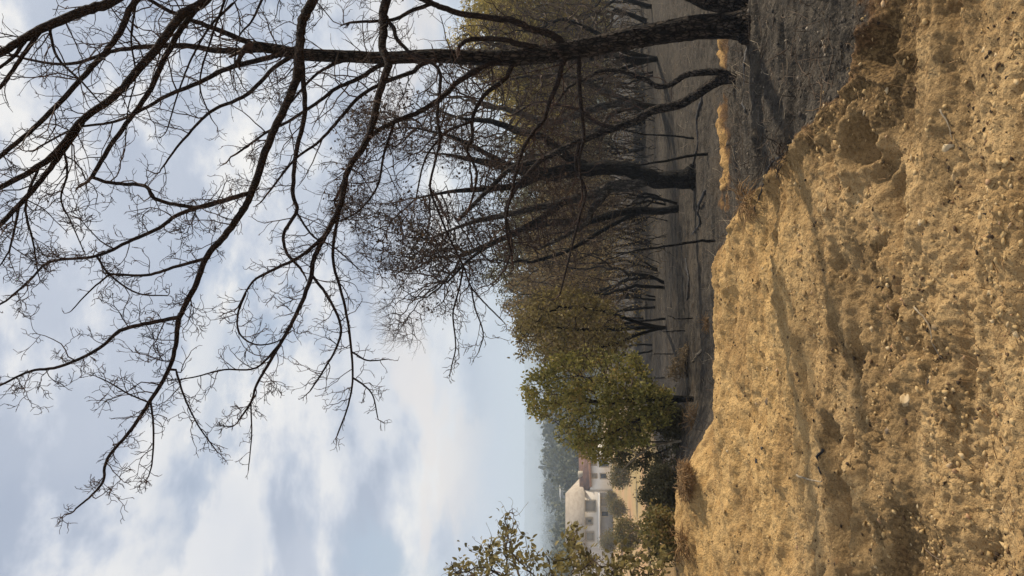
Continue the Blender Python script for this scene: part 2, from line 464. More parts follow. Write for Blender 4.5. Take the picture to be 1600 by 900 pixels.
MAT['sapling'] = leaf_mat('sapling_leaves', [(0.0, (0.07, 0.06, 0.024)), (0.4, (0.16, 0.135, 0.05)), (0.75, (0.26, 0.22, 0.09)), (1.0, (0.28, 0.17, 0.07))])
MAT['brown'] = leaf_mat('scorched_leaves', [(0.0, (0.09, 0.062, 0.032)), (0.4, (0.20, 0.14, 0.066)), (0.75, (0.28, 0.21, 0.095)), (1.0, (0.2, 0.185, 0.075))])
MAT['olive'] = leaf_mat('yellow_olive_leaves', [(0.0, (0.13, 0.105, 0.03)), (0.4, (0.32, 0.26, 0.075)), (0.8, (0.50, 0.39, 0.12)), (1.0, (0.46, 0.32, 0.1))])
MAT['greygreen'] = leaf_mat('grey_green_leaves', [(0.0, (0.08, 0.08, 0.045)), (0.5, (0.16, 0.155, 0.088)), (1.0, (0.24, 0.215, 0.12))])
MAT['rusty'] = leaf_mat('rusty_olive_leaves', [(0, (0.07, 0.05, 0.02)), (0.4, (0.18, 0.135, 0.05)), (0.7, (0.27, 0.22, 0.08)), (1.0, (0.28, 0.18, 0.07))])
MAT['scrub'] = leaf_mat('scrub_leaves', [(0.0, (0.05, 0.046, 0.024)), (0.5, (0.12, 0.108, 0.052)), (1.0, (0.20, 0.17, 0.09))])
MAT['orchard'] = leaf_mat('orchard_leaves', [(0.0, (0.06, 0.058, 0.02)), (0.5, (0.15, 0.135, 0.045)), (1.0, (0.27, 0.17, 0.07))])
MAT['far'] = leaf_mat('distant_leaves', [(0.0, (0.025, 0.035, 0.015)), (0.5, (0.055, 0.065, 0.025)), (1.0, (0.09, 0.085, 0.03))], 0.1)
MAT['deadleaf'] = leaf_mat('charred_leaf_tufts', [(0.0, (0.02, 0.014, 0.010)), (0.6, (0.055, 0.037, 0.024)), (1.0, (0.10, 0.065, 0.04))])
MAT['straw'] = plain_mat('dry_root_fibre', (0.12, 0.07, 0.032), (0.32, 0.20, 0.095), 6, 0.9, 0.1)
MAT['palewood'] = plain_mat('bleached_wood', (0.16, 0.125, 0.085), (0.32, 0.265, 0.19), 12, 0.85, 0.3)
MAT['stone'] = plain_mat('tan_stone', (0.30, 0.205, 0.10), (0.48, 0.36, 0.21), 14, 0.85, 0.5)
MAT['palestone'] = plain_mat('pale_stone', (0.34, 0.26, 0.15), (0.50, 0.40, 0.26), 12, 0.8, 0.4)
MAT['darkstone'] = plain_mat('sooty_stone', (0.07, 0.055, 0.042), (0.18, 0.13, 0.085), 12, 0.85, 0.5)
MAT['charcoal'] = plain_mat('charcoal', (0.012, 0.012, 0.014), (0.05, 0.048, 0.05), 30, 0.6, 0.6)

# ground: sand, scorched ash, ochre subsoil, far scrub, chosen by zone
m, gg, out = material('ground_soil')
pos = gg.new('ShaderNodeNewGeometry').outputs['Position']
def attr(nm):
    a = gg.new('ShaderNodeAttribute'); a.attribute_name = nm; return a.outputs['Fac']
n_f = gg.noise(pos, 55, 5, 0.7); n_m = gg.noise(pos, 7, 6, 0.6, 0.2); n_l = gg.noise(pos, 1.1, 5, 0.55)
n_g = gg.noise(pos, 170, 3, 0.6)
streak = gg.noise(gg.scalev(pos, (0.9, 6, 3)), 2.6, 8, 0.68, 0.25)
sand = gg.mix(gg.mapr(n_m, 0.32, 0.68), (0.36, 0.222, 0.086), (0.54, 0.362, 0.160))
sepy = gg.new('ShaderNodeSeparateXYZ'); gg.put(sepy.inputs[0], pos)
nearz = gg.mapr(gg.math('ADD', sepy.outputs[1], gg.math('MULTIPLY', n_l, 1.6)), 6.2, 4.9)
sand = gg.mix(gg.math('MULTIPLY', nearz, 0.5), sand, (0.37, 0.262, 0.142))
sand = gg.mix(gg.math('MULTIPLY', gg.mapr(n_l, 0.46, 0.64), 0.7), sand, (0.27, 0.165, 0.068))
sand = gg.mix(gg.math('MULTIPLY', gg.mapr(streak, 0.52, 0.66), 0.6), sand, (0.22, 0.135, 0.058))
sand = gg.mix(gg.math('MULTIPLY', gg.mapr(n_f, 0.56, 0.70), 0.55), sand, (0.52, 0.40, 0.22))
sand = gg.mix(gg.math('MULTIPLY', gg.mapr(n_g, 0.55, 0.63), 0.72), sand, (0.11, 0.066, 0.032))  # fine dark specks put the shade of crevices into the sand colour
sand = gg.mix(gg.math('MULTIPLY', attr('humus'), 0.8), sand, gg.mix(gg.mapr(n_f, 0.4, 0.62), (0.055, 0.034, 0.017), (0.21, 0.135, 0.06)))
sand = gg.mix(attr('ochre'), sand, gg.mix(gg.mapr(n_m, 0.35, 0.65), (0.30, 0.18, 0.07), (0.48, 0.30, 0.12)))
ash = gg.mix(gg.mapr(n_m, 0.35, 0.66), (0.030, 0.026, 0.022), (0.076, 0.064, 0.050))
ash = gg.mix(gg.math('MULTIPLY', gg.mapr(streak, 0.5, 0.66), 0.8), ash, (0.030, 0.027, 0.024))
ash = gg.mix(gg.math('MULTIPLY', gg.mapr(n_f, 0.55, 0.66), 0.6), ash, (0.19, 0.155, 0.115))
ash = gg.mix(gg.math('MULTIPLY', gg.mapr(n_g, 0.57, 0.65), 0.7), ash, (0.022, 0.02, 0.018))
ash = gg.mix(gg.math('MULTIPLY', gg.mapr(n_l, 0.55, 0.7), 0.5), ash, (0.085, 0.064, 0.043))
bf = gg.math('ADD', attr('burn'), gg.math('ADD', gg.math('MULTIPLY', gg.math('SUBTRACT', n_m, 0.5), 1.3), gg.math('MULTIPLY', gg.math('SUBTRACT', n_f, 0.5), 0.7)))
lip = gg.mix(gg.mapr(n_f, 0.4, 0.6), (0.05, 0.028, 0.014), (0.16, 0.09, 0.042))
col = gg.mix(gg.mapr(bf, 0.10, 0.42), sand, lip)
col = gg.mix(gg.mapr(bf, 0.38, 0.72), col, ash)
n_y = gg.noise(pos, 0.09, 6, 0.6)
yard = gg.mix(gg.mapr(n_y, 0.38, 0.62), (0.42, 0.26, 0.135), (0.34, 0.25, 0.115))
col = gg.mix(attr('yard'), col, yard)
n_v = gg.noise(pos, 0.012, 6, 0.62)
wild = gg.mix(gg.mapr(n_v, 0.4, 0.6), (0.035, 0.045, 0.025), (0.10, 0.09, 0.045))
col = gg.mix(attr('wild'), col, wild)
vo = gg.new('ShaderNodeTexVoronoi'); gg.put(vo.inputs['Vector'], pos); vo.inputs['Scale'].default_value = 48; vo.inputs['Randomness'].default_value = 1
bmp = gg.math('ADD', gg.math('SUBTRACT', n_f, gg.math('MULTIPLY', vo.outputs['Distance'], 0.7)), gg.math('ADD', gg.math('MULTIPLY', n_g, 0.5), n_m))
principled(gg, out, col, 0.95, bmp, 0.75, 0.016, 0.12)
MAT['ground'] = m

# ------------------------------------------------------------------ the ground, one sheet out to the hills
def build_ground():
    th = np.concatenate([np.linspace(-180, -48, 34)[:-1], np.linspace(-48, -25, 60)[:-1], np.linspace(-25, 25, 420)[:-1], np.linspace(25, 48, 60)[:-1], np.linspace(48, 180, 34)[:-1]])
    th = np.radians(th)
    rs = [0.35]
    while rs[-1] < 3500:
        r = rs[-1]
        k = 0.05 if r < 1.7 else (0.0026 if r < 9 else (0.0045 if r < 16 else (0.012 if r < 60 else 0.035)))
        rs.append(r * (1 + k))
    rs = np.array(rs); nr, nt = len(rs), len(th)
    R, T = np.meshgrid(rs, th, indexing='ij')
    X, Y = (R * np.sin(T)).ravel(), (R * np.cos(T)).ravel()
    Z = height(X, Y)
    v = np.concatenate([np.stack([X, Y, Z], 1), [[0, 0, ground_z(0, 0)]]])
    idx = np.arange(nr * nt).reshape(nr, nt)
    a, b = idx[:-1], np.roll(idx[:-1], -1, 1); c, d = idx[1:], np.roll(idx[1:], -1, 1)
    q = np.stack([a, c, d, b], -1).reshape(-1, 4)
    f = idx[0]; t = np.stack([np.full(nt, nr * nt), f, np.roll(f, -1)], -1)
    mb = MB(); mb.add(v, q, t)
    o = mb.build('ground', MAT['ground'])
    o['kind'] = 'structure'
    x, y = v[:, 0], v[:, 1]
    bm = burn_mask(x, y)
    torn, rim = rough_amt(x, y)
    hol = sstep(-0.05, 0.2, fbm(x * 1.6 + 11, y * 2.4, 55, 4))
    hum = np.clip(0.75 * torn * hol + 0.5 * rim * sstep(-0.1, 0.2, fbm(x * 3, y * 3, 77, 4)) + 0.65 * sstep(0.06, 0.28, fbm(x * 1.3, y * 2.6, 79, 7, 0.66)) * sstep(5.2, 4.2, y), 0, 1)
    hum = np.maximum(hum, 1.15 * sstep(0.55, 1.15, x + .5 * fbm(x * 2.5, y * 2.5, 84, 4)) * sstep(2.95, 3.5, y + 0.7 * fbm(x * 2, y * 2, 83, 4)))
    och = ochre_mask(x, y)
    bm = bm * (1 - och)
    yard = sstep(26, 40, y) * sstep(-0.12, -0.2, x / (np.abs(y) + 1)) * sstep(190, 150, y)
    wild = np.maximum(sstep(150, 200, np.hypot(x, y)), sstep(120, 170, y) * (1 - yard))
    lw = sstep(-0.14, -0.24, x / (np.abs(y) + 1.5)) * sstep(9.2, 11, y) * sstep(40, 26, y)
    hum = np.maximum(hum, 0.7 * lw)
    for nm, arr in (('burn', bm), ('humus', hum), ('ochre', och), ('yard', yard), ('wild', wild)):
        at_ = o.data.attributes.new(nm, 'FLOAT', 'POINT'); at_.data.foreach_set('value', arr.astype(np.float32))
    return o
build_ground()

# ------------------------------------------------------------------ trees: tools
def catmull(P, per=6):
    P = np.asarray(P, float)
    A = np.concatenate([[2 * P[0] - P[1]], P, [2 * P[-1] - P[-2]]])
    out = []
    for i in range(1, len(A) - 2):
        for s in range(per):
            t = s / per
            out.append(0.5 * (2 * A[i] + (A[i + 1] - A[i - 1]) * t + (2 * A[i - 1] - 5 * A[i] + 4 * A[i + 1] - A[i + 2]) * t * t + (3 * A[i] - A[i - 1] - 3 * A[i + 1] + A[i + 2]) * t ** 3))
    out.append(P[-1])
    return np.array(out)

def limb_path(rows, rng, per=5, kink=0.25):
    """rows of photo x, photo y, distance ahead, thickness in photo pixels -> 3D path and radii"""
    P = np.array([[*at(x, y, D), w * 0.5 * D / F] for x, y, D, w in rows])
    C = catmull(P, per)
    pts, rad = C[:, :3], np.maximum(C[:, 3], 0.0012)
    jit = rng.normal(0, 1, pts.shape) * (rad * kink)[:, None]
    jit[0] = 0; jit[-1] = 0
    return pts + jit, rad

TWR = 0.0021                                              # thinnest twig
def twigs_batch(mb, p, d, ln, r, level, rng, up=0.05, kink=0.28, tuft=2, kids=3):
    """many twigs at once, each with side twigs down to the given level and curled ends"""
    p, d = np.asarray(p, float).reshape(-1, 3), nrm(np.asarray(d, float).reshape(-1, 3)); N = len(p)
    if N == 0: return
    ln = np.broadcast_to(np.asarray(ln, float), (N,)); r = np.broadcast_to(np.asarray(r, float), (N,))
    n = 6 if level > 0 else 4
    pts = np.empty((N, n + 1, 3)); pts[:, 0] = p
    upv = np.array([0, 0, up])
    for i in range(n):
        d = nrm(d + rng.normal(0, kink, (N, 3)) + upv)
        pts[:, i + 1] = pts[:, i] + d * (ln / n)[:, None]
    rad = np.maximum(r[:, None] * np.linspace(1, .5, n + 1)[None], TWR * .75)
    mb.tubes(pts, rad, 4 if r.max() > .006 else 3)
    if level > 0:
        k = kids
        t = rng.uniform(.15, 1.0, (N, k)) * n; i = np.minimum(t.astype(int), n - 1); f = (t - i)[..., None]
        a = np.arange(N)[:, None]
        q = pts[a, i] * (1 - f) + pts[a, i + 1] * f
        tg = nrm(pts[a, i + 1] - pts[a, i]); side = nrm(np.cross(tg, rng.normal(0, 1, (N, k, 3))))
        dd = tg * rng.uniform(.3, .9, (N, k, 1)) + side * rng.uniform(.5, .9, (N, k, 1))
        l2 = ln[:, None] * rng.uniform(.28, .65, (N, k)); r2 = np.maximum(rad[a, i] * .68, TWR)
        twigs_batch(mb, q.reshape(-1, 3), dd.reshape(-1, 3), l2.ravel(), r2.ravel(), level - 1, rng, up, kink, tuft, kids)
    if tuft:
        e = np.repeat(pts[:, -1], tuft, 0); dd = nrm(np.repeat(d, tuft, 0) + rng.normal(0, .65, (N * tuft, 3)))
        l = rng.uniform(.02, .055, (N * tuft, 1)); c = nrm(np.cross(dd, rng.normal(0, 1, dd.shape)))
        tp_ = np.stack([e, e + dd * l * .5, e + dd * l * .85 + c * l * rng.uniform(.1, .5, l.shape)], 1)
        mb.tubes(tp_, np.broadcast_to(np.array([TWR * .85, TWR * .75, TWR * .6]), (len(tp_), 3)), 3)

def dress(mb, pts, rad, rng, every, lmin, lmax, level=1, t0=0.1, up=0.04):
    seg = np.linalg.norm(np.diff(pts, axis=0), axis=1); cum = np.concatenate([[0], np.cumsum(seg)])
    L = cum[-1]; every = every * 0.58; n = max(int(L * (1 - t0) / every), 1)
    s = np.clip(L * t0 + (np.arange(n) + rng.uniform(0, 1, n)) * every, 0, L * .999)
    i = np.clip(np.searchsorted(cum, s, side='right') - 1, 0, len(seg) - 1); f = ((s - cum[i]) / np.maximum(seg[i], 1e-6))[:, None]
    p = pts[i] * (1 - f) + pts[i + 1] * f
    tg = nrm(pts[i + 1] - pts[i]); side = nrm(np.cross(tg, rng.normal(0, 1, (n, 3))))
    ln = (lmin + (lmax * 1.25 - lmin) * rng.uniform(0, 1, n) ** 1.3) * (1.1 - .45 * s / L)
    r = np.minimum(rad[i] * .62, .0020 + ln * .0085)
    d = tg * rng.uniform(.2, .9, (n, 1)) + side * .8
    big_ = ln > lmin * 1.4
    twigs_batch(mb, p[big_], d[big_], ln[big_], r[big_], level, rng, up)
    twigs_batch(mb, p[~big_], d[~big_], ln[~big_], r[~big_], max(level - 1, 0), rng, up)
    twigs_batch(mb, pts[-1:], pts[-1:] - pts[-2:-1], lmin * 1.2, max(rad[-1], TWR), level, rng, up)

def colonize(seeds, par, A, step, infl, kill, iters, rng, wob=0.18, up=0.0):
    """grow branches from the seed nodes towards the points A (space colonisation)"""
    pos = [np.array(s, float) for s in seeds]; parent = list(par)
    P = np.array(pos)
    d2 = ((A[:, None, :] - P[None]) ** 2).sum(-1)
    near = d2.argmin(1); dist = np.sqrt(d2.min(1))
    alive = dist > kill
    used = {}
    for it in range(iters):
        act = alive & (dist < infl)
        if not act.any(): break
        idx = np.where(act)[0]; nn = near[idx]
        order = np.argsort(nn, kind='stable'); idx, nn = idx[order], nn[order]
        u, st = np.unique(nn, return_index=True)
        vec = nrm(A[idx] - P[nn]); sums = np.add.reduceat(vec, st, axis=0)
        newp, newpar = [], []
        for node, sv in zip(u, sums):
            if used.get(int(node), 0) >= 3: continue
            used[int(node)] = used.get(int(node), 0) + 1
            d = nrm(nrm(sv) + rng.normal(0, wob, 3) + np.array([0, 0, up]))
            newp.append(P[node] + d * step); newpar.append(int(node))
        if not newp: break
        base = len(P); NP = np.array(newp)
        P = np.concatenate([P, NP]); parent += newpar
        ai = np.where(alive)[0]
        dd = np.sqrt(((A[ai][:, None, :] - NP[None]) ** 2).sum(-1))
        m_ = dd.min(1); am = dd.argmin(1) + base
        better = m_ < dist[ai]
        dist[ai[better]] = m_[better]; near[ai[better]] = am[better]
        alive &= dist > kill
    return P, np.array(parent)

def skeleton(P, parent, r0, expo, rmin_seed=None):
    n = len(P); kids = [[] for _ in range(n)]
    for i, p in enumerate(parent):
        if p >= 0: kids[p].append(i)
    rad = np.zeros(n)
    for i in range(n - 1, -1, -1):
        rad[i] = r0 if not kids[i] else sum(rad[k] ** expo for k in kids[i]) ** (1 / expo)
    if rmin_seed is not None:
        k = len(rmin_seed); rad[:k] = np.maximum(rad[:k] * 0, rmin_seed)
        for i in range(k, n): rad[i] = min(rad[i], rad[parent[i]] * 0.92)
    chains = []; stack = [i for i in range(n) if parent[i] < 0]
    while stack:
        s = stack.pop(); ch = [s] if parent[s] < 0 else [parent[s], s]
        cur = s
        while kids[cur]:
            ks = sorted(kids[cur], key=lambda k: -rad[k])
            stack.extend(ks[1:]); cur = ks[0]; ch.append(cur)
        chains.append(ch)
    tips = [i for i in range(n) if not kids[i]]
    return rad, chains, tips

def draw_chains(P, rad, chains, rng, trunk, limbs, crown, thr_limb, parent, bump=0.10):
    """thick chains go to the trunk, the next ones each to a limb of their own, thin ones to the crown"""
    lm = []
    for ch in chains:
        pts = P[ch]; rr = rad[ch].copy()
        if parent[ch[0]] >= 0 or len(ch) > 1 and rr[0] > rr[1] * 1.3: rr[0] = rr[1]
        if len(ch) < 2: continue
        mr = rr.max()
        if mr > 0.02 and len(pts) > 3:
            C = catmull(np.concatenate([pts, rr[:, None]], 1), 2); pts, rr = C[:, :3], C[:, 3]
        if parent[ch[0]] < 0: trunk.tube(pts, rr, 10, bump, 1)
        elif mr > thr_limb and limbs is not None:
            b = MB(); b.tube(pts, rr, 8, bump, 2); lm.append((mr, b))
        else: crown.tube(pts, rr, 3 if mr < 0.006 else (4 if mr < 0.015 else 6))
    return lm

def in_poly(px, py, poly):
    poly = np.asarray(poly, float); ins = np.zeros(len(px), bool); j = len(poly) - 1
    for i in range(len(poly)):
        xi, yi, xj, yj = *poly[i], *poly[j]
        c = ((yi > py) != (yj > py)) & (px < (xj - xi) * (py - yi) / (yj - yi + 1e-12) + xi)
        ins ^= c; j = i
    return ins

def sample_outline(poly, n, D0, half, rng):
    """points through the volume of a crown: its outline, rounded off in depth"""
    poly = np.asarray(poly, float); lo, hi = poly.min(0), poly.max(0)
    res = []
    c = (lo + hi) / 2
    while len(res) < n:
        x, y = rng.uniform(lo[0], hi[0], 4000), rng.uniform(lo[1], hi[1], 4000)
        k = in_poly(x, y, poly)
        for a, b in zip(x[k], y[k]):
            e = max(0.25, 1 - ((a - c[0]) / (hi[0] - lo[0]) * 2) ** 2 * 0.5 - ((b - c[1]) / (hi[1] - lo[1]) * 2) ** 2 * 0.5)
            res.append(at(a, b, D0 + rng.uniform(-1, 1) * half * math.sqrt(e)))
            if len(res) >= n: break
    return np.array(res)

# ------------------------------------------------------------------ the big charred oak with two stems, arching over the path
rng = np.random.default_rng(11)
D = 5.93
base = gp(1168, 32)
big = thing('burnt_oak_tree', base, 'large bare charred oak with two stems on the ash bank, branches arching overhead', 'tree')
trunk = MB()
rows = [(1205, 40, D, 86), (1185, 40, D, 74), (1168, 40, D, 56), (1152, 40, D, 43), (1130, 41, D, 38), (1100, 42, D, 37), (1050, 49, D, 36), (1000, 57, D, 34), (950, 67, D, 31), (900, 77, D, 29), (850, 84, D, 28), (800, 90, D, 25), (740, 90, D, 22), (680, 87, D, 21), (600, 91, D, 18), (540, 88, D - .1, 18), (470, 85, D - .2, 18), (430, 77, D - .3, 16), (395, 71, D - .4, 13)]
tp, tr_ = limb_path(rows, rng, 14, 0.01)
trunk.tube(tp, tr_, 44, 0.13, 3)
trunk.build('trunk', MAT['trunk'], big)
st = MB()
rows = [(1200, 10, 6.1, 74), (1180, 10, 6.1, 66), (1163, 10, 6.1, 50), (1148, 7, 6.1, 40), (1130, 2, 6.12, 36), (1090, -8, 6.15, 31), (1000, -60, 6.0, 29), (900, -110, 5.8, 28), (800, -128, 5.6, 27), (700, -115, 5.4, 26), (600, -105, 5.2, 25), (500, -110, 5.0, 23), (400, -92, 4.8, 21), (300, -72, 4.6, 18), (200, -60, 4.5, 15), (60, -70, 4.4, 10)]
sp_, sr_ = limb_path(rows, rng, 8, 0.02)
st.tube(sp_, sr_, 28, 0.13, 5)
st.build('stem', MAT['trunk'], big)

def taper(xy, D0, D1, w0, w1):
    n = len(xy)
    return [(x, y, D0 + (D1 - D0) * i / (n - 1), w0 + (w1 - w0) * i / (n - 1)) for i, (x, y) in enumerate(xy)]
L = []       # (rows, twig spacing, twig lengths)
def limb(xy, D0, D1, w0, w1, every=0.13, lmin=0.10, lmax=0.42, lev=1):
    L.append((taper(xy, D0, D1, w0, w1), every, lmin, lmax, lev))
# boughs from the second stem that hang across the sky
limb([(545, -107), (489, 0), (471, 36), (469, 67), (462, 124), (440, 178), (418, 227), (396, 293), (382, 324), (351, 369), (324, 400), (303, 451), (280, 496), (275, 535), (264, 577), (233, 629), (205, 671), (168, 717), (161, 752), (142, 775), (118, 795)], 5.1, 4.0, 17, 3, 0.11, 0.08, 0.34, 2)
limb([(280, 496), (233, 505), (187, 517), (154, 545), (93, 573), (47, 580), (0, 602), (-40, 615)], 4.42, 4.2, 7.5, 3, 0.10, 0.08, 0.30, 2)
limb([(389, 302), (356, 311), (284, 333), (249, 356), (200, 378), (151, 400), (79, 409), (47, 437), (9, 470), (-30, 490)], 4.75, 4.4, 8, 3, 0.12, 0.10, 0.34, 2)
limb([(151, 400), (172, 430), (215, 458), (262, 462)], 4.6, 4.5, 4.5, 2, 0.1, .06, .2)
limb([(172, 428), (140, 455), (113, 484)], 4.58, 4.5, 3.5, 2, 0.2, .04, .08, 0)
limb([(327, 402), (270, 418), (228, 430), (172, 428)], 4.5, 4.56, 6, 4, 0.13, .06, .22)
limb([(640, -108), (603, 0), (600, 43), (597, 73), (607, 100), (593, 143), (580, 200), (567, 230), (543, 267), (532, 320), (508, 368), (490, 405), (485, 437), (462, 493), (439, 535), (420, 568), (401, 601), (392, 629), (373, 657)], 5.3, 4.3, 16, 3, 0.12, 0.08, 0.30, 2)
limb([(487, 430), (513, 465), (532, 507), (527, 540), (505, 580), (485, 610)], 4.6, 4.4, 6, 2.5, 0.1, .07, .24)
limb([(532, 318), (520, 400), (537, 470), (546, 521), (551, 587), (544, 633), (527, 680)], 4.8, 4.5, 6, 2.5, 0.12, .06, .22, 1)
limb([(549, 549), (574, 563), (607, 561)], 4.6, 4.55, 3.5, 2, 0.06, .04, .12, 0)
limb([(551, 590), (570, 603), (583, 619), (590, 652)], 4.6, 4.5, 3.5, 2, 0.06, .05, .12)
limb([(508, 368), (470, 400), (430, 420), (395, 440), (372, 480)], 4.75, 4.5, 7, 3, 0.12, .08, .3)
limb([(384, 458), (372, 490), (374, 520), (398, 538), (430, 535), (455, 518)], 4.6, 4.5, 4, 2, 0.09, .06, .2)
limb([(439, 535), (400, 575), (350, 578), (300, 590), (262, 595)], 4.4, 4.25, 4, 2, .1, .06, .22)
limb([(275, 578), (288, 620), (310, 665), (340, 707)], 4.3, 4.2, 4.5, 2, .09, .05, .2)
limb([(392, 629), (393, 680), (388, 735)], 4.32, 4.3, 2.8, 1.6, .08, .03, .1, 0)
limb([(235, 625), (240, 670), (238, 720), (232, 745)], 4.15, 4.1, 4, 2, .08, .05, .2)
limb([(233, 629), (200, 615), (175, 600), (155, 590)], 4.15, 4.1, 3.4, 2, .09, .05, .2)
limb([(400, -92), (320, 0), (284, 22), (258, 58), (218, 107), (178, 151), (129, 187), (98, 227), (58, 262), (0, 293), (-40, 310)], 4.8, 4.1, 17, 8, 0.13, .1, .4, 1)
limb([(129, 190), (89, 249), (58, 289), (0, 351), (-40, 380)], 4.35, 4.1, 10, 7, 0.13, .1, .4)
limb([(330, -20), (307, 13), (284, 44), (258, 89), (236, 138), (209, 178), (173, 227), (144, 276)], 4.75, 4.6, 11, 7, .13, .1, .36)
limb([(144, 277), (165, 284), (187, 287), (227, 291), (240, 309), (267, 318), (311, 324), (350, 314), (386, 303)], 4.6, 4.74, 6.5, 7.5, .13, .08, .3)
limb([(290, -70), (213, 0), (191, 44), (169, 76), (138, 111), (102, 151), (53, 200), (0, 244), (-40, 270)], 4.6, 4.1, 11, 7, .13, .1, .4)
limb([(280, -66), (178, 0), (129, 18), (76, 40), (36, 62), (0, 82), (-50, 105)], 4.55, 4.1, 18, 11, .14, .1, .4)
limb([(40, 62), (22, 88), (0, 105), (-30, 125)], 4.2, 4.1, 7, 5, .15, .1, .3)
limb([(62, 50), (30, 95), (0, 136), (-30, 160)], 4.25, 4.1, 8, 6, .15, .1, .3)
limb([(600, 30), (615, 42), (620, 60), (643, 83), (673, 97), (687, 113), (687, 140), (683, 180), (687, 217), (680, 253), (672, 292), (684, 328), (704, 376), (724, 416), (736, 448), (760, 476), (784, 500)], 5.2, 4.6, 7, 2.2, .17, .06, .26, 1)
limb([(724, 416), (718, 450), (708, 490), (712, 540), (705, 575)], 4.85, 4.75, 3.5, 2, .1, .06, .2)
limb([(736, 448), (742, 480), (755, 520), (748, 550)], 4.8, 4.7, 3, 1.8, .1, .05, .18)
limb([(471, 84), (474, 130), (476, 178), (462, 240), (458, 302), (464, 329), (444, 364), (448, 395), (470, 420)], 4.98, 4.7, 9, 4.5, .14, .08, .3)
limb([(462, 330), (490, 370), (520, 385), (560, 420)], 4.75, 4.65, 4, 2, .12, .07, .25)
# boughs of the first stem
limb([(400, 72), (347, 49), (298, 31), (249, 9), (190, -30)], 5.55, 5.1, 10, 5, .15, .12, .42)
limb([(425, 78), (400, 77), (347, 80), (289, 71), (222, 73), (170, 82), (110, 100), (40, 92), (-20, 70)], 5.65, 5.2, 12, 3, .14, .12, .45)
limb([(440, 84), (418, 91), (356, 107), (311, 129), (258, 151), (227, 169), (180, 190), (120, 200), (60, 230)], 5.65, 5.2, 10, 3, .14, .12, .45)
limb([(455, 88), (427, 107), (387, 147), (338, 169), (311, 191), (276, 231), (255, 260)], 5.7, 5.3, 8, 3, .14, .12, .42)
limb([(883, 70), (860, 53), (833, 47), (800, 32), (767, 28), (727, 22), (693, 13), (673, 4), (640, -10)], 5.93, 5.7, 13, 9, .2, .1, .4)
limb([(673, 6), (643, 17), (617, 30), (583, 33), (550, 35)], 5.72, 5.6, 7.5, 4.5, .15, .08, .25)
limb([(850, 78), (833, 73), (807, 68), (790, 62), (753, 60), (730, 63), (717, 74)], 5.9, 5.75, 12, 7, .22, .08, .3)
limb([(790, 97), (760, 102), (717, 127), (700, 143), (680, 160), (650, 177), (617, 190), (583, 210), (556, 245), (533, 293)], 5.9, 5.3, 10, 7, .16, .12, .45)
limb([(810, 98), (800, 103), (790, 123), (763, 143), (747, 163), (738, 187), (738, 217), (730, 235), (745, 270), (738, 310)], 5.88, 5.6, 9, 4, .17, .12, .42)
limb([(890, 88), (880, 97), (870, 133), (857, 163), (850, 187), (833, 207), (817, 233), (807, 267), (800, 300), (790, 350), (800, 400)], 5.9, 5.6, 9, 4, .16, .1, .4)
limb([(905, 84), (905, 120), (908, 165), (912, 215), (905, 250), (910, 300)], 5.9, 5.6, 8, 3.5, .17, .1, .36)
limb([(690, 92), (660, 100), (643, 113), (603, 128), (563, 150), (533, 183), (500, 220), (460, 250), (420, 300)], 5.85, 5.3, 9, 3.5, .14, .12, .42)
limb([(620, 95), (593, 103), (560, 123), (527, 137), (500, 157), (450, 190), (420, 205), (370, 240)], 5.85, 5.4, 9, 3.5, .14, .12, .42)
limb([(560, 92), (530, 97), (500, 112), (480, 130), (455, 160)], 5.8, 5.6, 7, 3, .15, .1, .36)
limb([(738, 190), (700, 205), (672, 235), (660, 262), (650, 310)], 5.7, 5.5, 5, 2.5, .14, .1, .36)
limb([(617, 190), (600, 240), (590, 290), (560, 330), (520, 350)], 5.5, 5.2, 5, 2.5, .14, .1, .34)
limb([(370, 0), (330, 40), (300, 90), (280, 140), (262, 200)], 5.0, 4.9, 5, 2.5, .12, .1, .4)
limb([(213, 0), (205, 60), (212, 120), (200, 170), (195, 235)], 4.6, 4.5, 4, 2, .12, .1, .35)
limb([(60, 262), (40, 320), (52, 380), (60, 430)], 4.2, 4.1, 5, 2, .11, .09, .34, 2)
limb([(30, 320), (20, 370), (10, 400), (-20, 440)], 4.2, 4.1, 5, 2, .12, .09, .3, 2)
limb([(98, 227), (105, 270), (95, 310), (110, 345), (130, 390)], 4.3, 4.2, 5, 2, .11, .09, .34, 2)
limb([(76, 40), (90, 90), (130, 130), (160, 165)], 4.3, 4.2, 6, 2, .12, .1, .35)
limb([(380, -88), (355, -10), (330, 60), (312, 130), (330, 185)], 4.8, 4.7, 6, 2, .13, .1, .35)
limb([(480, -108), (420, -20), (395, 30), (372, 60), (366, 110)], 5.0, 4.9, 6, 2, .14, .1, .35)
crown = MB()
grown = [np.concatenate([tp[::4], tr_[::4, None]], 1), np.concatenate([sp_[::3], sr_[::3, None]], 1)]
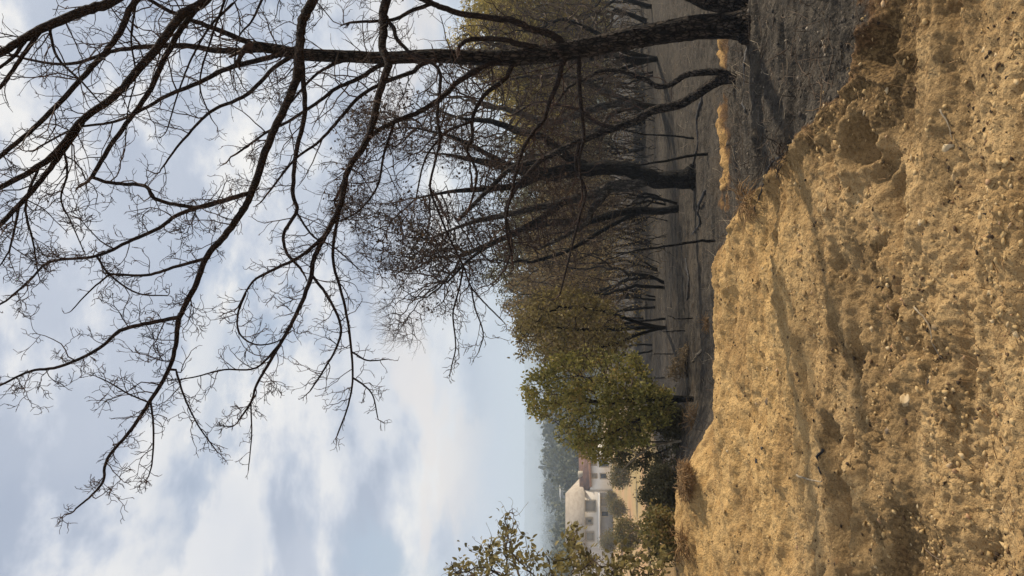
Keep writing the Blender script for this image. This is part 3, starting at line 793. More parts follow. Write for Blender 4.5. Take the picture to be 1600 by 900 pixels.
for i, (rows, every, a, b, lev) in enumerate(L):
    pts, rad = limb_path(rows, rng, 6, 0.09)
    allp = np.concatenate(grown); dq = np.linalg.norm(allp[:, :3] - pts[0], axis=1)
    px = np.linalg.norm(np.cross(allp[:, :3] - CAMP, nrm(pts[0] - CAMP)), axis=1)          # nearest bough to spring from
    k_ = int((dq * .5 + px).argmin())
    if dq[k_] < 1.0:                                                                       # join on, without a jump in depth
        sh = allp[k_, :3] - pts[0]
        fall = np.clip(1 - np.linspace(0, 1, len(pts)) * 1.6, 0, 1)[:, None]
        depth = nrm(pts[0] - CAMP); along = depth * float(sh @ depth)
        pts = pts + along * fall
        if np.linalg.norm(allp[k_, :3] - pts[0]) > .02: pts = np.concatenate([[allp[k_, :3]], pts]); rad = np.concatenate([[rad[0]], rad])
    grown.append(np.concatenate([pts, rad[:, None]], 1))
    rad = rad * .92; lb = MB(); lb.tube(pts, rad, 10 if rad.max() > .015 else 6, 0.07, i + 10)
    lb.build('limb', MAT['limb'], big)
    dress(crown, pts, rad, rng, every, a, b, lev, 0.06, 0.05)
for pts, rad in ((tp[150:], tr_[150:]),):
    dress(crown, pts, rad, rng, 0.2, 0.15, 0.5, 1)
crown.build('twigs', MAT['twig'], big)

# ------------------------------------------------------------------ the small forked oak beside it
rng = np.random.default_rng(12)
b2 = gp(1152, 122)
fork = thing('burnt_sapling', b2, 'small charred forked sapling leaning left of the big oak trunk', 'tree')
D2 = float(np.dot(b2 - CAMP, FWD))
crown = MB()
for k, rows in enumerate([
    taper([(1170, 123), (1157, 122), (1148, 121), (1122, 112), (1090, 114), (1070, 118), (1047, 132), (1025, 134), (1010, 125), (972, 112), (942, 110), (920, 120), (890, 135), (870, 160)], D2, D2 + .5, 13, 4),
    taper([(1172, 125), (1155, 124), (1135, 123), (1115, 130), (1085, 150), (1060, 164), (1022, 172), (995, 186), (960, 200), (920, 215), (880, 232), (845, 250), (800, 262), (760, 300), (720, 340)], D2, D2 + .9, 19, 6),
    taper([(960, 200), (930, 190), (905, 172), (880, 165), (840, 160), (800, 180)], D2 + .5, D2 + .8, 8, 3),
    taper([(845, 250), (810, 290), (790, 330), (800, 380), (790, 420)], D2 + .65, D2 + .9, 8, 2.5),
    taper([(905, 222), (900, 260), (915, 300), (905, 340), (890, 400), (875, 460)], D2 + .5, D2 + .7, 6, 2.5)]):
    pts, rad = limb_path(rows, rng, 7, 0.05)
    mb = MB(); mb.tube(pts, rad, 14, 0.12, 40 + k)
    mb.build('trunk' if k < 2 else 'limb', MAT['trunk'] if k < 2 else MAT['limb'], fork)
    n0 = int(len(pts) * (0.3 if k < 2 else 0.05))
    dress(crown, pts[n0:], rad[n0:], rng, 0.15, 0.12, 0.42, 1)
crown.build('twigs', MAT['twig'], fork)

# ------------------------------------------------------------------ the black oak in the middle
rng = np.random.default_rng(21)
b3 = gp(1086, 277)
D3 = float(np.dot(b3 - CAMP, FWD))
mid = thing('burnt_oak_tree', b3, 'thick black trunked oak in the middle with a fan of dense bare twigs', 'tree')
paths = [
    [(1112, 276, 58), (1094, 276, 48), (1084, 277, 38), (1068, 280, 30), (1031, 281, 26), (1007, 274, 25), (970, 262, 23), (921, 264, 21), (884, 268, 21), (850, 272, 19), (800, 262, 16), (740, 250, 9), (690, 240, 3.5)],
    [(1012, 275, 22), (992, 288, 20), (958, 291, 19), (941, 297, 16), (921, 305, 14), (884, 314, 13), (850, 322, 12), (790, 335, 10), (730, 350, 6), (680, 370, 3)],
    [(948, 298, 12), (936, 314, 12), (924, 329, 10), (919, 346, 9), (904, 358, 8), (870, 375, 6), (840, 390, 3)],
    [(921, 262, 14), (880, 240, 14), (850, 215, 12), (810, 205, 11), (770, 190, 9), (720, 185, 5), (680, 170, 3)],
    [(850, 272, 11), (810, 290, 11), (760, 295, 9), (700, 300, 5.5), (650, 310, 3)],
    [(884, 314, 10), (840, 345, 9), (790, 370, 8), (740, 400, 5), (700, 440, 3)],
    [(800, 262, 10), (760, 240, 8), (710, 215, 6), (650, 200, 3)]]
seeds, par, srad, dirs = [], [], [], []
for pi, pth in enumerate(paths):
    dz = [0, .25, -.5, .6, -.7, .5, -.3][pi]
    n = len(pth)
    rows = [(x, y, D3 + (dz * i / (n - 1)), w) for i, (x, y, w) in enumerate(pth)]
    pts, rad = limb_path(rows, rng, 5, 0.06)
    dirs.append((pts, rad))
    for i in range(len(pts)):
        if i == 0:
            if pi == 0: par.append(-1)
            else:
                q = np.array(seeds); par.append(int(((q - pts[0]) ** 2).sum(1).argmin()))
        else: par.append(len(seeds) - 1)
        seeds.append(pts[i]); srad.append(rad[i])
poly = [(880, 170), (800, 130), (720, 90), (640, 105), (600, 150), (560, 165), (525, 215), (545, 270), (520, 320), (560, 360), (575, 430), (605, 470), (606, 520), (655, 540), (665, 480), (705, 500), (735, 440), (790, 425), (800, 390), (870, 380), (915, 350)]
A = sample_outline(poly, 7500, D3, 1.6, rng)
A = A[fbm(A[:, 0] * 1.5 + 3, A[:, 2] * 1.5 + A[:, 1] * .6, 23, 3) > -0.03][:4200]
P, parent = colonize(seeds, par, A, 0.085, 1.0, 0.115, 80, rng, 0.15, 0.04)
srad = np.array(srad)
rad, chains, tips = skeleton(P, parent, 0.0058, 1.95)
ns = len(seeds)
rad[:ns] = srad
for i in range(ns, len(P)): rad[i] = min(rad[i], 0.045, rad[parent[i]] * 0.95)
for k, (pts, rr) in enumerate(dirs):
    mb = MB(); mb.tube(pts, rr, 22 if k == 0 else 14, 0.16, 60 + k)
    mb.build('trunk' if k == 0 else 'limb', MAT['greybark'] if k in (1, 2) else MAT['black'], mid)
crown = MB(); tuft = MB()
for ch in chains:
    i0 = next((i for i, c in enumerate(ch) if c >= ns), None)
    if i0 is None: continue
    ch = ch[max(i0 - 1, 0):]
    if len(ch) < 2: continue
    rr = rad[ch].copy(); rr[0] = rr[1]
    crown.tube(P[ch], rr, 3 if rr.max() < .008 else 5)
tt = np.array([t for t in tips if t >= ns])
d = np.repeat(nrm(P[tt] - P[parent[tt]]), 3, 0)
twigs_batch(crown, np.repeat(P[tt], 3, 0), d + rng.normal(0, .5, d.shape), rng.uniform(.14, .36, len(d)), .0046, 1, rng, .08, .22, 1, 3)
crown.build('twigs', MAT['twig'], mid)
tt = np.array([t for t in tips if t >= ns])
far_ = tt[fbm(P[tt][:, 0] * 2, P[tt][:, 2] * 2, 29, 3) > 0.0]
c = np.repeat(P[far_], 9, 0) + rng.normal(0, .11, (len(far_) * 9, 3))
tuft.leaves(c, 0.055, rng)
tuft.build('withered_leaves', MAT['deadleaf'], mid)

# ------------------------------------------------------------------ leafy trees grown inside a measured outline
def outline_tree(name, label, cat, seed, basept, poly, D0, half, stems, natt, leafm, nleaf, lsize, barkm, step=0.07, kill=0.1, infl=0.9, r0=0.0035, lsp=0.05, twigs=1, group=None, keepthr=-0.2, limbs=True):
    rng = np.random.default_rng(seed)
    root = thing(name, basept, label, cat, group)
    seeds, par = [], []
    for s in stems:
        pts = np.array([basept if D is None else at(x, y, D) for x, y, D in s]); C = catmull(pts, 5)
        for i in range(len(C)):
            par.append(-1 if i == 0 else len(seeds) - 1); seeds.append(C[i])
    A = sample_outline(poly, natt, D0, half, rng)
    P, parent = colonize(seeds, par, A, step, infl, kill, 80, rng, 0.22, 0.02)
    rad, chains, tips = skeleton(P, parent, r0, 2.25)
    trunk, crown = MB(), MB()
    lm = draw_chains(P, rad, chains, rng, trunk, True, crown, r0 * 4.5, parent, 0.14)
    trunk.build('trunk', MAT[barkm], root)
    lm.sort(key=lambda z: -z[0])
    for mr, b in lm[:10]: b.build('limb', MAT[barkm], root)
    for mr, b in lm[10:]: crown.add(np.concatenate(b.v), np.concatenate(b.q), np.concatenate(b.t))
    tt = np.repeat(np.array([t for t in tips if parent[t] >= 0]), twigs); d = nrm(P[tt] - P[parent[tt]])
    twigs_batch(crown, P[tt], d + rng.normal(0, .5, d.shape), rng.uniform(.06, .16, len(d)) * (1 if nleaf else 2.4), r0 * .7, 0 if nleaf else 1, rng, .02, .25, 1 if nleaf else 0, 3)
    crown.build('twigs', MAT['bgtwig'], root)
    if not nleaf: return root
    nodes = np.array([i for i in range(len(P)) if rad[i] < r0 * 2.4])
    pick = nodes[rng.integers(0, len(nodes), nleaf)]
    keep = fbm(P[pick][:, 0] * 3 + 9, P[pick][:, 2] * 3 + P[pick][:, 1] * 2, seed + 8, 3) > keepthr
    cpt = P[pick][keep]; cpt = cpt + rng.normal(0, lsp, cpt.shape)
    mb = MB(); mb.leaves(cpt, lsize, rng); mb.build('foliage', MAT[leafm], root)
    return root

# ------------------------------------------------------------------ trees of the scorched wood
def wood_tree(name, label, cat, seed, H, spread, stems, leafm=None, nleaf=0, leafsize=0.05, natt=520, group=None, barkm='black', clear=0.3, twigs=2, lean=0.15, r0=0.006, lsp=0.09):
    """built at the origin: several thin stems, a twiggy crown, and leaves if it kept them"""
    rng = np.random.default_rng(seed)
    root = thing(name, (0, 0, 0), label, cat, group)
    seeds, par, stemp = [], [], []
    for s in range(stems):
        a = rng.uniform(0, 6.28); q = np.array([math.cos(a), math.sin(a), 0]) * (0.12 + 0.1 * stems * rng.uniform(.3, 1)) * (stems > 1)
        d = nrm(np.array([math.cos(a), math.sin(a), 0]) * lean * rng.uniform(.3, 1.6) + np.array([0, 0, 1.0]))
        p = q + np.array([0, 0, -0.05]); idx = []
        n = int(H * clear / 0.16) + 2
        for i in range(n):
            par.append(-1 if i == 0 else len(seeds) - 1); seeds.append(p.copy()); idx.append(len(seeds) - 1)
            d = nrm(d + rng.normal(0, .09, 3) + np.array([0, 0, .05])); p = p + d * 0.16
        stemp.append(idx)
    c = np.array([0, 0, H * (clear + 1) / 2]); rz = H * (1 - clear) / 2
    A = rng.normal(0, 1, (natt * 3, 3)); A = nrm(A) * (rng.uniform(0.15, 1, (natt * 3, 1)) ** 0.45)
    A = A * np.array([spread, spread, rz])
    A *= (1 + 0.5 * np.stack([fbm(A[:, 0] * 1.3 + 5, A[:, 2] * 1.3, seed + 3, 3)] * 3, 1))
    A = (A + c)[:natt]
    P, parent = colonize(seeds, par, A, 0.13, 2.2, 0.2, 80, rng, 0.25, 0.03)
    rad, chains, tips = skeleton(P, parent, r0, 2.15)
    trunk, crown = MB(), MB()
    lm = draw_chains(P, rad, chains, rng, trunk, True, crown, 0.022, parent, 0.12)
    trunk.build('trunk', MAT[barkm], root)
    lm.sort(key=lambda z: -z[0])
    for mr, b in lm[:8]: b.build('limb', MAT[barkm], root)
    for mr, b in lm[8:]:
        crown.add(np.concatenate(b.v), np.concatenate(b.q), np.concatenate(b.t))
    tt = np.array([t for t in tips if parent[t] >= 0]); d = np.repeat(nrm(P[tt] - P[parent[tt]]), twigs, 0)
    twigs_batch(crown, np.repeat(P[tt], twigs, 0), d + rng.normal(0, .5, d.shape), rng.uniform(.16, .42, len(d)), r0 * .75, 1 if not leafm else 0, rng, .03, .25, 0, 3)
    crown.build('twigs', MAT['bgtwig'], root)
    if leafm:
        nodes = np.array([i for i in range(len(P)) if rad[i] < r0 * 2.2])
        pick = nodes[rng.integers(0, len(nodes), nleaf)]
        keep = fbm(P[pick][:, 0] * 1.6 + 9, P[pick][:, 2] * 1.6 + P[pick][:, 1], seed + 8, 3) > -0.16
        cpt = P[pick][keep]; cpt = cpt + rng.normal(0, lsp, cpt.shape)
        mb = MB(); mb.leaves(cpt, leafsize, rng); mb.build('foliage', MAT[leafm], root)
    return root

def put_tree(o, x, y, sc, rz, D=None, label=None, group=None):
    p = gp(x, y) if D is None else at(x, y, D)
    if D is not None: p = np.array([p[0], p[1], ground_z(p[0], p[1])])
    o.location = Vector([float(a) for a in p]); tl = rs.uniform(-.13, .13), rs.uniform(-.13, .13); o.scale = (sc, sc, sc); o.rotation_euler = (tl[0], tl[1], rz)
    if label: o['label'] = label
    if group: o['group'] = group
    return o

rs = random.Random(5)
WOOD = 'scorched trees of the burnt wood'
pA = wood_tree('scorched_tree', 'x', 'tree', 101, 4.6, 1.6, 2, None, group=WOOD, natt=520, clear=.2, lean=.35)
pB = wood_tree('scorched_tree', 'x', 'tree', 102, 4.4, 1.6, 3, 'brown', 3600, 0.075, group=WOOD, lean=0.35, clear=.22)
pC = wood_tree('scorched_tree', 'x', 'tree', 103, 4.8, 1.7, 2, 'brown', 7500, 0.085, group=WOOD, clear=.2, lean=.2)
pD = wood_tree('scorched_tree', 'x', 'tree', 104, 4.4, 1.8, 1, None, group=WOOD, clear=0.26, natt=540, lean=.4)
pG = wood_tree('scorched_shrub', 'x', 'shrub', 108, 2.3, 1.3, 9, 'brown', 900, 0.05, group='scorched shrubs', clear=.06, natt=420, lean=.8, r0=.0034, twigs=4)
seen = {}
LBL = {'A': 'thin stemmed black tree with bare brown twigs in the burnt wood',
       'B': 'many stemmed scorched tree with withered brown leaves in the burnt wood',
       'C': 'scorched tree with a dense rusty olive crown in the burnt wood',
       'D': 'bare black single trunked tree in the burnt wood', 'G': 'low scorched shrub of tangled brown twigs under the burnt wood'}
PRO = {'A': pA, 'B': pB, 'C': pC, 'D': pD, 'G': pG}
spots = [('B', 1027, 435, 1.0), ('A', 1038, 452, 0.85), ('B', 1023, 470, 0.9), ('C', 1006, 497, 1.1), ('C', 1020, 540, 0.95),
         ('A', 1018, 395, 1.0), ('C', 1008, 365, 1.05), ('B', 1012, 335, 0.95), ('D', 1058, 318, 0.55), ('A', 1040, 325, 0.75), ('C', 1002, 455, 1.2), ('C', 998, 515, 1.3),
         ('A', 1020, 108, 0.95), ('D', 1008, 190, 1.0), ('A', 1010, 48, 1.1), ('D', 1018, 10, 1.05), ('A', 1006, 222, 1.05), ('D', 1000, 262, 1.05),
         ('A', 996, 78, 1.1), ('C', 996, 302, 1.15), ('A', 996, 340, 1.15), ('C', 995, 410, 1.25), ('D', 994, 236, 1.05),
         ('G', 1040, 360, 1.0), ('G', 1036, 300, .9), ('G', 1022, 205, 1.0), ('G', 1015, 130, 1.1), ('G', 1012, 75, 1.1), ('G', 1030, 412, .8), ('G', 1012, 20, 1.2), ('G', 1010, 440, 1.1),
         ('G', 1005, 165, 1.3), ('G', 1004, 250, 1.3), ('G', 1004, 385, 1.2), ('G', 1006, 475, 1.2), ('G', 1003, 100, 1.4), ('G', 1002, 325, 1.3), ('G', 1002, 40, 1.4), ('G', 1002, 205, 1.4)]
rs = random.Random(5)
for k, x, y, sc in spots:
    o = PRO[k] if k not in seen else copy_tree(PRO[k])
    seen[k] = 1
    put_tree(o, x, y, sc * rs.uniform(.76, 1.16), rs.uniform(0, 6.28), None, LBL[k], 'scorched shrubs' if k == 'G' else WOOD)

outline_tree('burnt_tree', 'bare grey branched tree between the big oak trunk and the black oak, farther back', 'tree', 231, gp(1032, 168),
    [(960, 90), (900, 60), (800, 70), (700, 100), (650, 150), (660, 215), (740, 250), (830, 285), (930, 260), (980, 200)], 17.5, 1.8,
    [[(1036, 168, None), (1000, 165, 17.3), (960, 162, 17.3), (910, 176, 17.4), (860, 190, 17.6), (790, 170, 17.8)], [(1036, 168, None), (985, 158, 17.3), (940, 140, 17.2), (890, 118, 17.0), (830, 120, 16.9)], [(1036, 168, None), (970, 172, 17.3), (930, 205, 17.8), (880, 235, 18.2), (820, 245, 18.4)]],
    1400, 'deadleaf', 0, 0.05, 'greybark', 0.12, 0.17, 1.6, 0.0074, .05, twigs=3)
outline_tree('burnt_tree', 'bare black tree with crooked limbs standing behind the big oak trunk', 'tree', 232, gp(1026, 92),
    [(985, 20), (900, 0), (800, 0), (720, 30), (690, 80), (740, 120), (830, 135), (930, 150), (985, 120)], 19, 1.8,
    [[(1030, 92, None), (990, 95, 18.8), (950, 85, 18.8), (900, 95, 19), (840, 90, 19.2), (780, 70, 19.3)], [(1030, 92, None), (975, 80, 18.8), (930, 50, 18.6), (880, 30, 18.4)], [(1030, 92, None), (980, 105, 18.9), (930, 125, 19.3), (880, 120, 19.6)]],
    1300, 'deadleaf', 0, 0.05, 'black', 0.12, 0.17, 1.6, 0.0078, .05, twigs=3)
outline_tree('burnt_tree', 'leaning bare tree with rusty brown twigs left of the black oak trunk', 'tree', 233, gp(1062, 326),
    [(980, 300), (900, 280), (780, 300), (660, 330), (600, 400), (612, 470), (700, 500), (790, 450), (880, 430), (960, 380)], 15.5, 1.5,
    [[(1066, 326, None), (1030, 330, 15.4), (980, 330, 15.4), (920, 345, 15.5), (850, 350, 15.7), (780, 375, 15.8), (720, 400, 15.9)], [(1066, 326, None), (1000, 332, 15.4), (950, 355, 15.2), (890, 390, 15), (830, 410, 14.9)]],
    1300, 'deadleaf', 1500, 0.05, 'black', 0.1, 0.15, 1.4, 0.0056, .06, twigs=3)
outline_tree('scorched_oak', 'half browned oak with olive leaves on top, rising right behind the green oak', 'tree', 234, gp(1040, 512),
    [(798, 520), (812, 480), (850, 455), (910, 450), (970, 480), (985, 530), (960, 565), (900, 580), (850, 575), (815, 560)], 15.5, 1.5,
    [[(1045, 512, None), (1010, 512, 15.4), (960, 515, 15.4), (900, 515, 15.6), (860, 510, 15.7)], [(1045, 512, None), (1000, 505, 15.3), (940, 485, 15.2), (880, 480, 15.2)], [(1045, 512, None), (1005, 520, 15.5), (950, 540, 15.7), (890, 550, 15.8)]],
    1100, 'rusty', 11000, 0.066, 'black', 0.1, 0.15, 1.2, 0.0048, .08, twigs=2, keepthr=-.1)
pE = wood_tree('olive_tree', 'tall yellow olive crowned tree that escaped the fire, behind the big oak', 'tree', 105, 6.6, 2.2, 2, 'olive', 17000, 0.11, natt=700, barkm='greybark', clear=0.22, lsp=0.13)
GR = 'yellow olive trees behind the big oak'
put_tree(pE, 1002, 60, 1.18, 0.4, 31, LBL.get('E', 'yellow olive crowned tree that escaped the fire, standing behind the big oak'), GR)
for x, y, sc, r, dd in ((1000, -20, 1.25, 2.1, 33), (1000, 135, 1.05, 3.9, 34), (1000, 195, 0.95, 5.0, 36), (998, 10, 1.3, 1.0, 40), (998, 105, 1.25, 4.4, 41)):
    put_tree(copy_tree(pE), x, y, sc, r, dd)
pF = wood_tree('grey_green_tree', 'pale grey green leafy tree rising behind the scorched wood', 'tree', 106, 6.2, 2.0, 2, 'greygreen', 15000, 0.10, natt=700, barkm='greybark', clear=0.22, lsp=0.13)
GF = 'grey green trees behind the scorched wood'
put_tree(pF, 1000, 420, 1.15, 0.4, 36, None, GF)
for x, y, sc, r, dd in ((1000, 360, 1.1, 2.2, 38), (1000, 470, 0.98, 3.2, 37), (1000, 300, 1.1, 4.2, 40), (1000, 240, 1.15, 0.9, 42), (1000, 510, 0.95, 5.5, 40)):
    put_tree(copy_tree(pF), x, y, sc, r, dd)

gb = gp(1084, 624); GD = float(np.dot(gb - CAMP, FWD))
outline_tree('oak_tree', 'bushy green oak with rusty leaf edges and a black trunk beside the burnt ground', 'tree', 201, gb,
    [(813, 612), (822, 580), (850, 572), (875, 548), (905, 552), (930, 536), (965, 556), (985, 545), (1010, 572), (1024, 600), (1048, 620), (1052, 660), (1020, 668), (1010, 700), (968, 698), (950, 722), (915, 722), (895, 700), (866, 690), (858, 660), (832, 650)],
    GD + .3, 1.0, [[(1092, 624, None), (1060, 622, GD), (1035, 622, GD + .05), (990, 625, GD + .15), (940, 630, GD + .2)], [(1092, 624, None), (1050, 630, GD), (1010, 650, GD), (970, 668, GD + .1)]],
    1900, 'green', 23000, 0.062, 'black', 0.07, 0.11, keepthr=-0.06)
sb = gp(1098, 1000)
SD = float(np.dot(sb - CAMP, FWD))
outline_tree('oak_sapling', 'sparse olive leaved oak at the lower corner, its leafy shoots in front of the house', 'tree', 202, sb,
    [(700, 905), (703, 880), (725, 868), (742, 845), (765, 838), (788, 790), (803, 785), (815, 800), (822, 845), (838, 865), (862, 862), (885, 835), (895, 812), (908, 818), (905, 850), (930, 872), (960, 862), (1005, 838), (1035, 848), (1048, 870), (1050, 905), (1055, 985), (960, 1010), (720, 1010)],
    SD, 0.7, [[(1105, 1000, None), (1040, 985, SD), (960, 965, SD), (880, 945, SD), (820, 925, SD)], [(1105, 1000, None), (1030, 950, SD), (985, 915, SD), (950, 890, SD)]],
    1000, 'sapling', 6500, 0.058, 'greybark', 0.06, 0.085, keepthr=-0.05)

# scrub in front of the oak
def shrub(label, seed, x, y, poly, half, natt, leafm, nleaf, lsize, cat='bush', name='shrub', group=None):
    b = gp(x, y); Dd = float(np.dot(b - CAMP, FWD))
    cx = np.mean([p[0] for p in poly]); cy = np.mean([p[1] for p in poly])
    return outline_tree(name, label, cat, seed, b, poly, Dd, half,
        [[(x, y, None), ((x + cx) / 2, (y + cy) / 2, Dd), (cx, cy, Dd)], [(x, y, None), (x - 15, y + 10, Dd + .1), (cx, cy + 25, Dd + .1)], [(x, y, None), (x - 15, y - 10, Dd - .1), (cx, cy - 25, Dd - .1)]],
        natt, leafm, nleaf, lsize, 'greybark', 0.06, 0.1, 0.8, 0.003, 0.04, group=group)
shrub('grey olive scrub at the foot of the green oak', 211, 1062, 690, [(935, 700), (950, 660), (1000, 640), (1050, 645), (1072, 680), (1060, 730), (1010, 740), (960, 730)], 0.6, 900, 'scrub', 10000, 0.048)
shrub('dark low scrub between the root clump and the yard', 212, 1060, 770, [(1000, 740), (1030, 725), (1060, 735), (1062, 790), (1050, 820), (1015, 810), (1000, 780)], 0.5, 700, 'scrub', 8500, 0.042)
shrub('green leafed low bush beside the yard on the sandy rim', 213, 1060, 830, [(1005, 800), (1030, 790), (1058, 810), (1062, 860), (1045, 885), (1015, 870), (1000, 840)], 0.45, 500, 'orchard', 4500, 0.042)
shrub('brown shaded scrub under the green oak branches', 214, 1070, 650, [(1030, 640), (1055, 630), (1075, 645), (1072, 680), (1040, 685), (1020, 665)], 0.4, 420, 'scrub', 4000, 0.042)

# pale dead branch standing in the scrub
rng = np.random.default_rng(31)
db = gp(1064, 688); DD = float(np.dot(db - CAMP, FWD)) - .45
dead = thing('dead_branch', db, 'bleached forked dead branch sticking out of the grey scrub', 'branch')
mb = MB()
pts, rad = limb_path([(1068, 688, DD, 4), (1050, 691, DD, 4), (1020, 697, DD, 3.6), (1000, 710, DD, 3), (985, 722, DD, 2.5), (970, 738, DD, 1.8)], rng, 4, .1); mb.tube(pts, rad, 7)
mb.build('stem', MAT['palewood'], dead)
for rr in ([(1020, 697, DD, 2.6), (1000, 692, DD, 2.3), (975, 678, DD, 1.8), (955, 668, DD, 1.4)], [(1000, 710, DD, 2.2), (985, 704, DD, 1.8), (965, 700, DD, 1.4)]):
    mb = MB(); pts, rad = limb_path(rr, rng, 4, .1); mb.tube(pts, rad, 6); mb.build('fork', MAT['palewood'], dead)

# ------------------------------------------------------------------ clumps of roots and dry fern on the rim
def root_clump(label, seed, x, y, r, n, ln, mat='straw', name='root_clump', cat='roots', flat=0.7):
    rng = np.random.default_rng(seed)
    p = gp(x, y)
    mb = MB()
    for i in range(n):
        a = rng.uniform(0, 6.28); el = rng.uniform(0.0, 0.85)
        d = np.array([math.cos(a) * math.cos(el), math.sin(a) * math.cos(el), math.sin(el)])
        s = p + np.array([math.cos(a), math.sin(a), 0]) * r * rng.uniform(0, .8) + np.array([0, 0, rng.uniform(-.02, r * flat)])
        l = ln * rng.uniform(.4, 1.2); pts = [s]
        for k in range(5):
            d = nrm(d + rng.normal(0, .3, 3) + np.array([0, 0, -.14])); pts.append(pts[-1] + d * l / 5)
        w = rng.uniform(.0015, .005) * (1 if rng.random() > .06 else 2.6)
        mb.tube(np.array(pts), np.linspace(w, w * .35, 6), 4)
    o = mb.build(name, MAT[mat], None, origin=p); tag(o, label, cat)
    return o
root_clump('torn root ball with pale strands beside the trunk of the green oak', 301, 1086, 652, 0.15, 130, 0.24)
MAT['fern'] = plain_mat('dry_fern', (0.12, 0.072, 0.035), (0.31, 0.20, 0.10), 6, .9, .1)
root_clump('mound of rusty dry fern on the sandy rim', 302, 1100, 752, 0.22, 1500, 0.075, 'fern', name='dry_fern_mound', cat='dry fern', flat=.35)
root_clump('tangle of roots sticking out at the broken edge of the ash bank', 303, 1182, 318, 0.12, 80, 0.18)
root_clump('frayed dark roots along the torn ash bank edge', 304, 1235, 245, 0.1, 34, 0.16, 'bgtwig')
root_clump('dry root tuft on the rim in front of the burnt ground', 305, 1108, 505, 0.1, 110, 0.16)
root_clump('rusty roots lying on the sandy rim at the lower edge', 306, 1085, 850, 0.14, 120, 0.2)

rng = np.random.default_rng(41)
p = gp(1075, 570); DDb = float(np.dot(p - CAMP, FWD))
o = outline_tree('dry_bush', 'leaning dry beige bush on the grey ash by the green oak', 'bush', 221, gp(1075, 588),
    [(1040, 585), (1050, 560), (1072, 535), (1082, 545), (1072, 575), (1052, 597)], DDb, 0.3, [[(1078, 588, None), (1065, 575, DDb), (1052, 572, DDb)], [(1078, 588, None), (1070, 560, DDb), (1072, 548, DDb)]], 260, 'palewood_leaf' if 'palewood_leaf' in MAT else 'brown', 1500, 0.035, 'greybark', 0.05, 0.07, .6, .0025, .03)
MAT['drybush'] = leaf_mat('dry_beige_leaves', [(0, (0.14, 0.10, 0.055)), (1, (0.36, 0.27, 0.16))])
for ch in o.children:
    if ch.name.startswith('foliage'): ch.data.materials[0] = MAT['drybush']

# ------------------------------------------------------------------ burnt saplings and stakes
def sapling(label, seed, rows, group=None):
    rng = np.random.default_rng(seed)
    p = gp(rows[0][0], rows[0][1]); Dd = float(np.dot(p - CAMP, FWD))
    pts, rad = limb_path([(x, y, Dd, w) for x, y, w in rows], rng, 4, .15)
    pts = np.concatenate([[p - np.array([0, 0, .03])], pts]); rad = np.concatenate([[rad[0]], rad])
    mb = MB(); mb.tube(pts, rad, 7); dress(mb, pts, rad, rng, .3, .1, .3, 1, .35)
    return tag(mb.build('charred_sapling', MAT['black'], None, origin=p), label, 'sapling')
sapling('leaning thin charred sapling in front of the black oak', 1, [(1109, 240, 5), (1080, 243, 4.5), (1040, 251, 4), (1000, 258, 3), (960, 262, 2)])
sapling('slender burnt stem standing right of the ochre bank', 2, [(1084, 216, 3.5), (1050, 212, 3), (1010, 210, 2.4), (980, 205, 1.6)])
sapling('curving burnt stem alone at the sandy rim', 3, [(1119, 376, 5), (1090, 377, 4.5), (1060, 382, 4), (1028, 386, 3.4), (990, 392, 2.6), (950, 405, 1.6)])
sapling('straight black stem midway along the bare ash', 4, [(1040, 498, 4), (1000, 502, 3.5), (960, 508, 3), (930, 513, 2)])
sapling('short thin burnt stake on the ash, nearest the rim', 5, [(1085, 497, 2.2), (1070, 498, 2), (1056, 498, 1.6)])
sapling('short thin burnt stake beside the dry beige bush', 6, [(1074, 517, 2.2), (1058, 517, 2), (1042, 518, 1.5)])
sapling('thin burnt stake beyond the dry beige bush', 7, [(1052, 553, 2), (1040, 553, 1.8), (1026, 553, 1.4)])
sapling('thin burnt stem against the trunk of the green oak', 8, [(1040, 590, 2), (1020, 591, 1.8), (1005, 590, 1.4)])

# ------------------------------------------------------------------ loose stones, sticks and gravel
def stone_mesh(p, r, rng, squash=(1, .75, .5)):
    import bmesh
    bm = bmesh.new(); bmesh.ops.create_icosphere(bm, subdivisions=3, radius=1.0)
    v = np.array([q.co[:] for q in bm.verts]); f = np.array([[q.index for q in fc.verts] for fc in bm.faces]); bm.free()
    for _ in range(14):                                   # cut flat faces
        n = nrm(rng.normal(0, 1, 3)); dcut = rng.uniform(.38, .72); s = v @ n; k = s > dcut
        v[k] -= np.outer(s[k] - dcut, n)
    v = v * (1 + 0.05 * fbm(v[:, 0] * 3 + r * 50, v[:, 1] * 3 + v[:, 2] * 2, 5, 3))[:, None] * np.array(squash) * r
    a = rng.uniform(0, 6.28); R = np.array([[math.cos(a), -math.sin(a), 0], [math.sin(a), math.cos(a), 0], [0, 0, 1]])
    t = rng.uniform(-.3, .3); R2 = np.array([[1, 0, 0], [0, math.cos(t), -math.sin(t)], [0, math.sin(t), math.cos(t)]])
    return v @ R2.T @ R.T + p, f
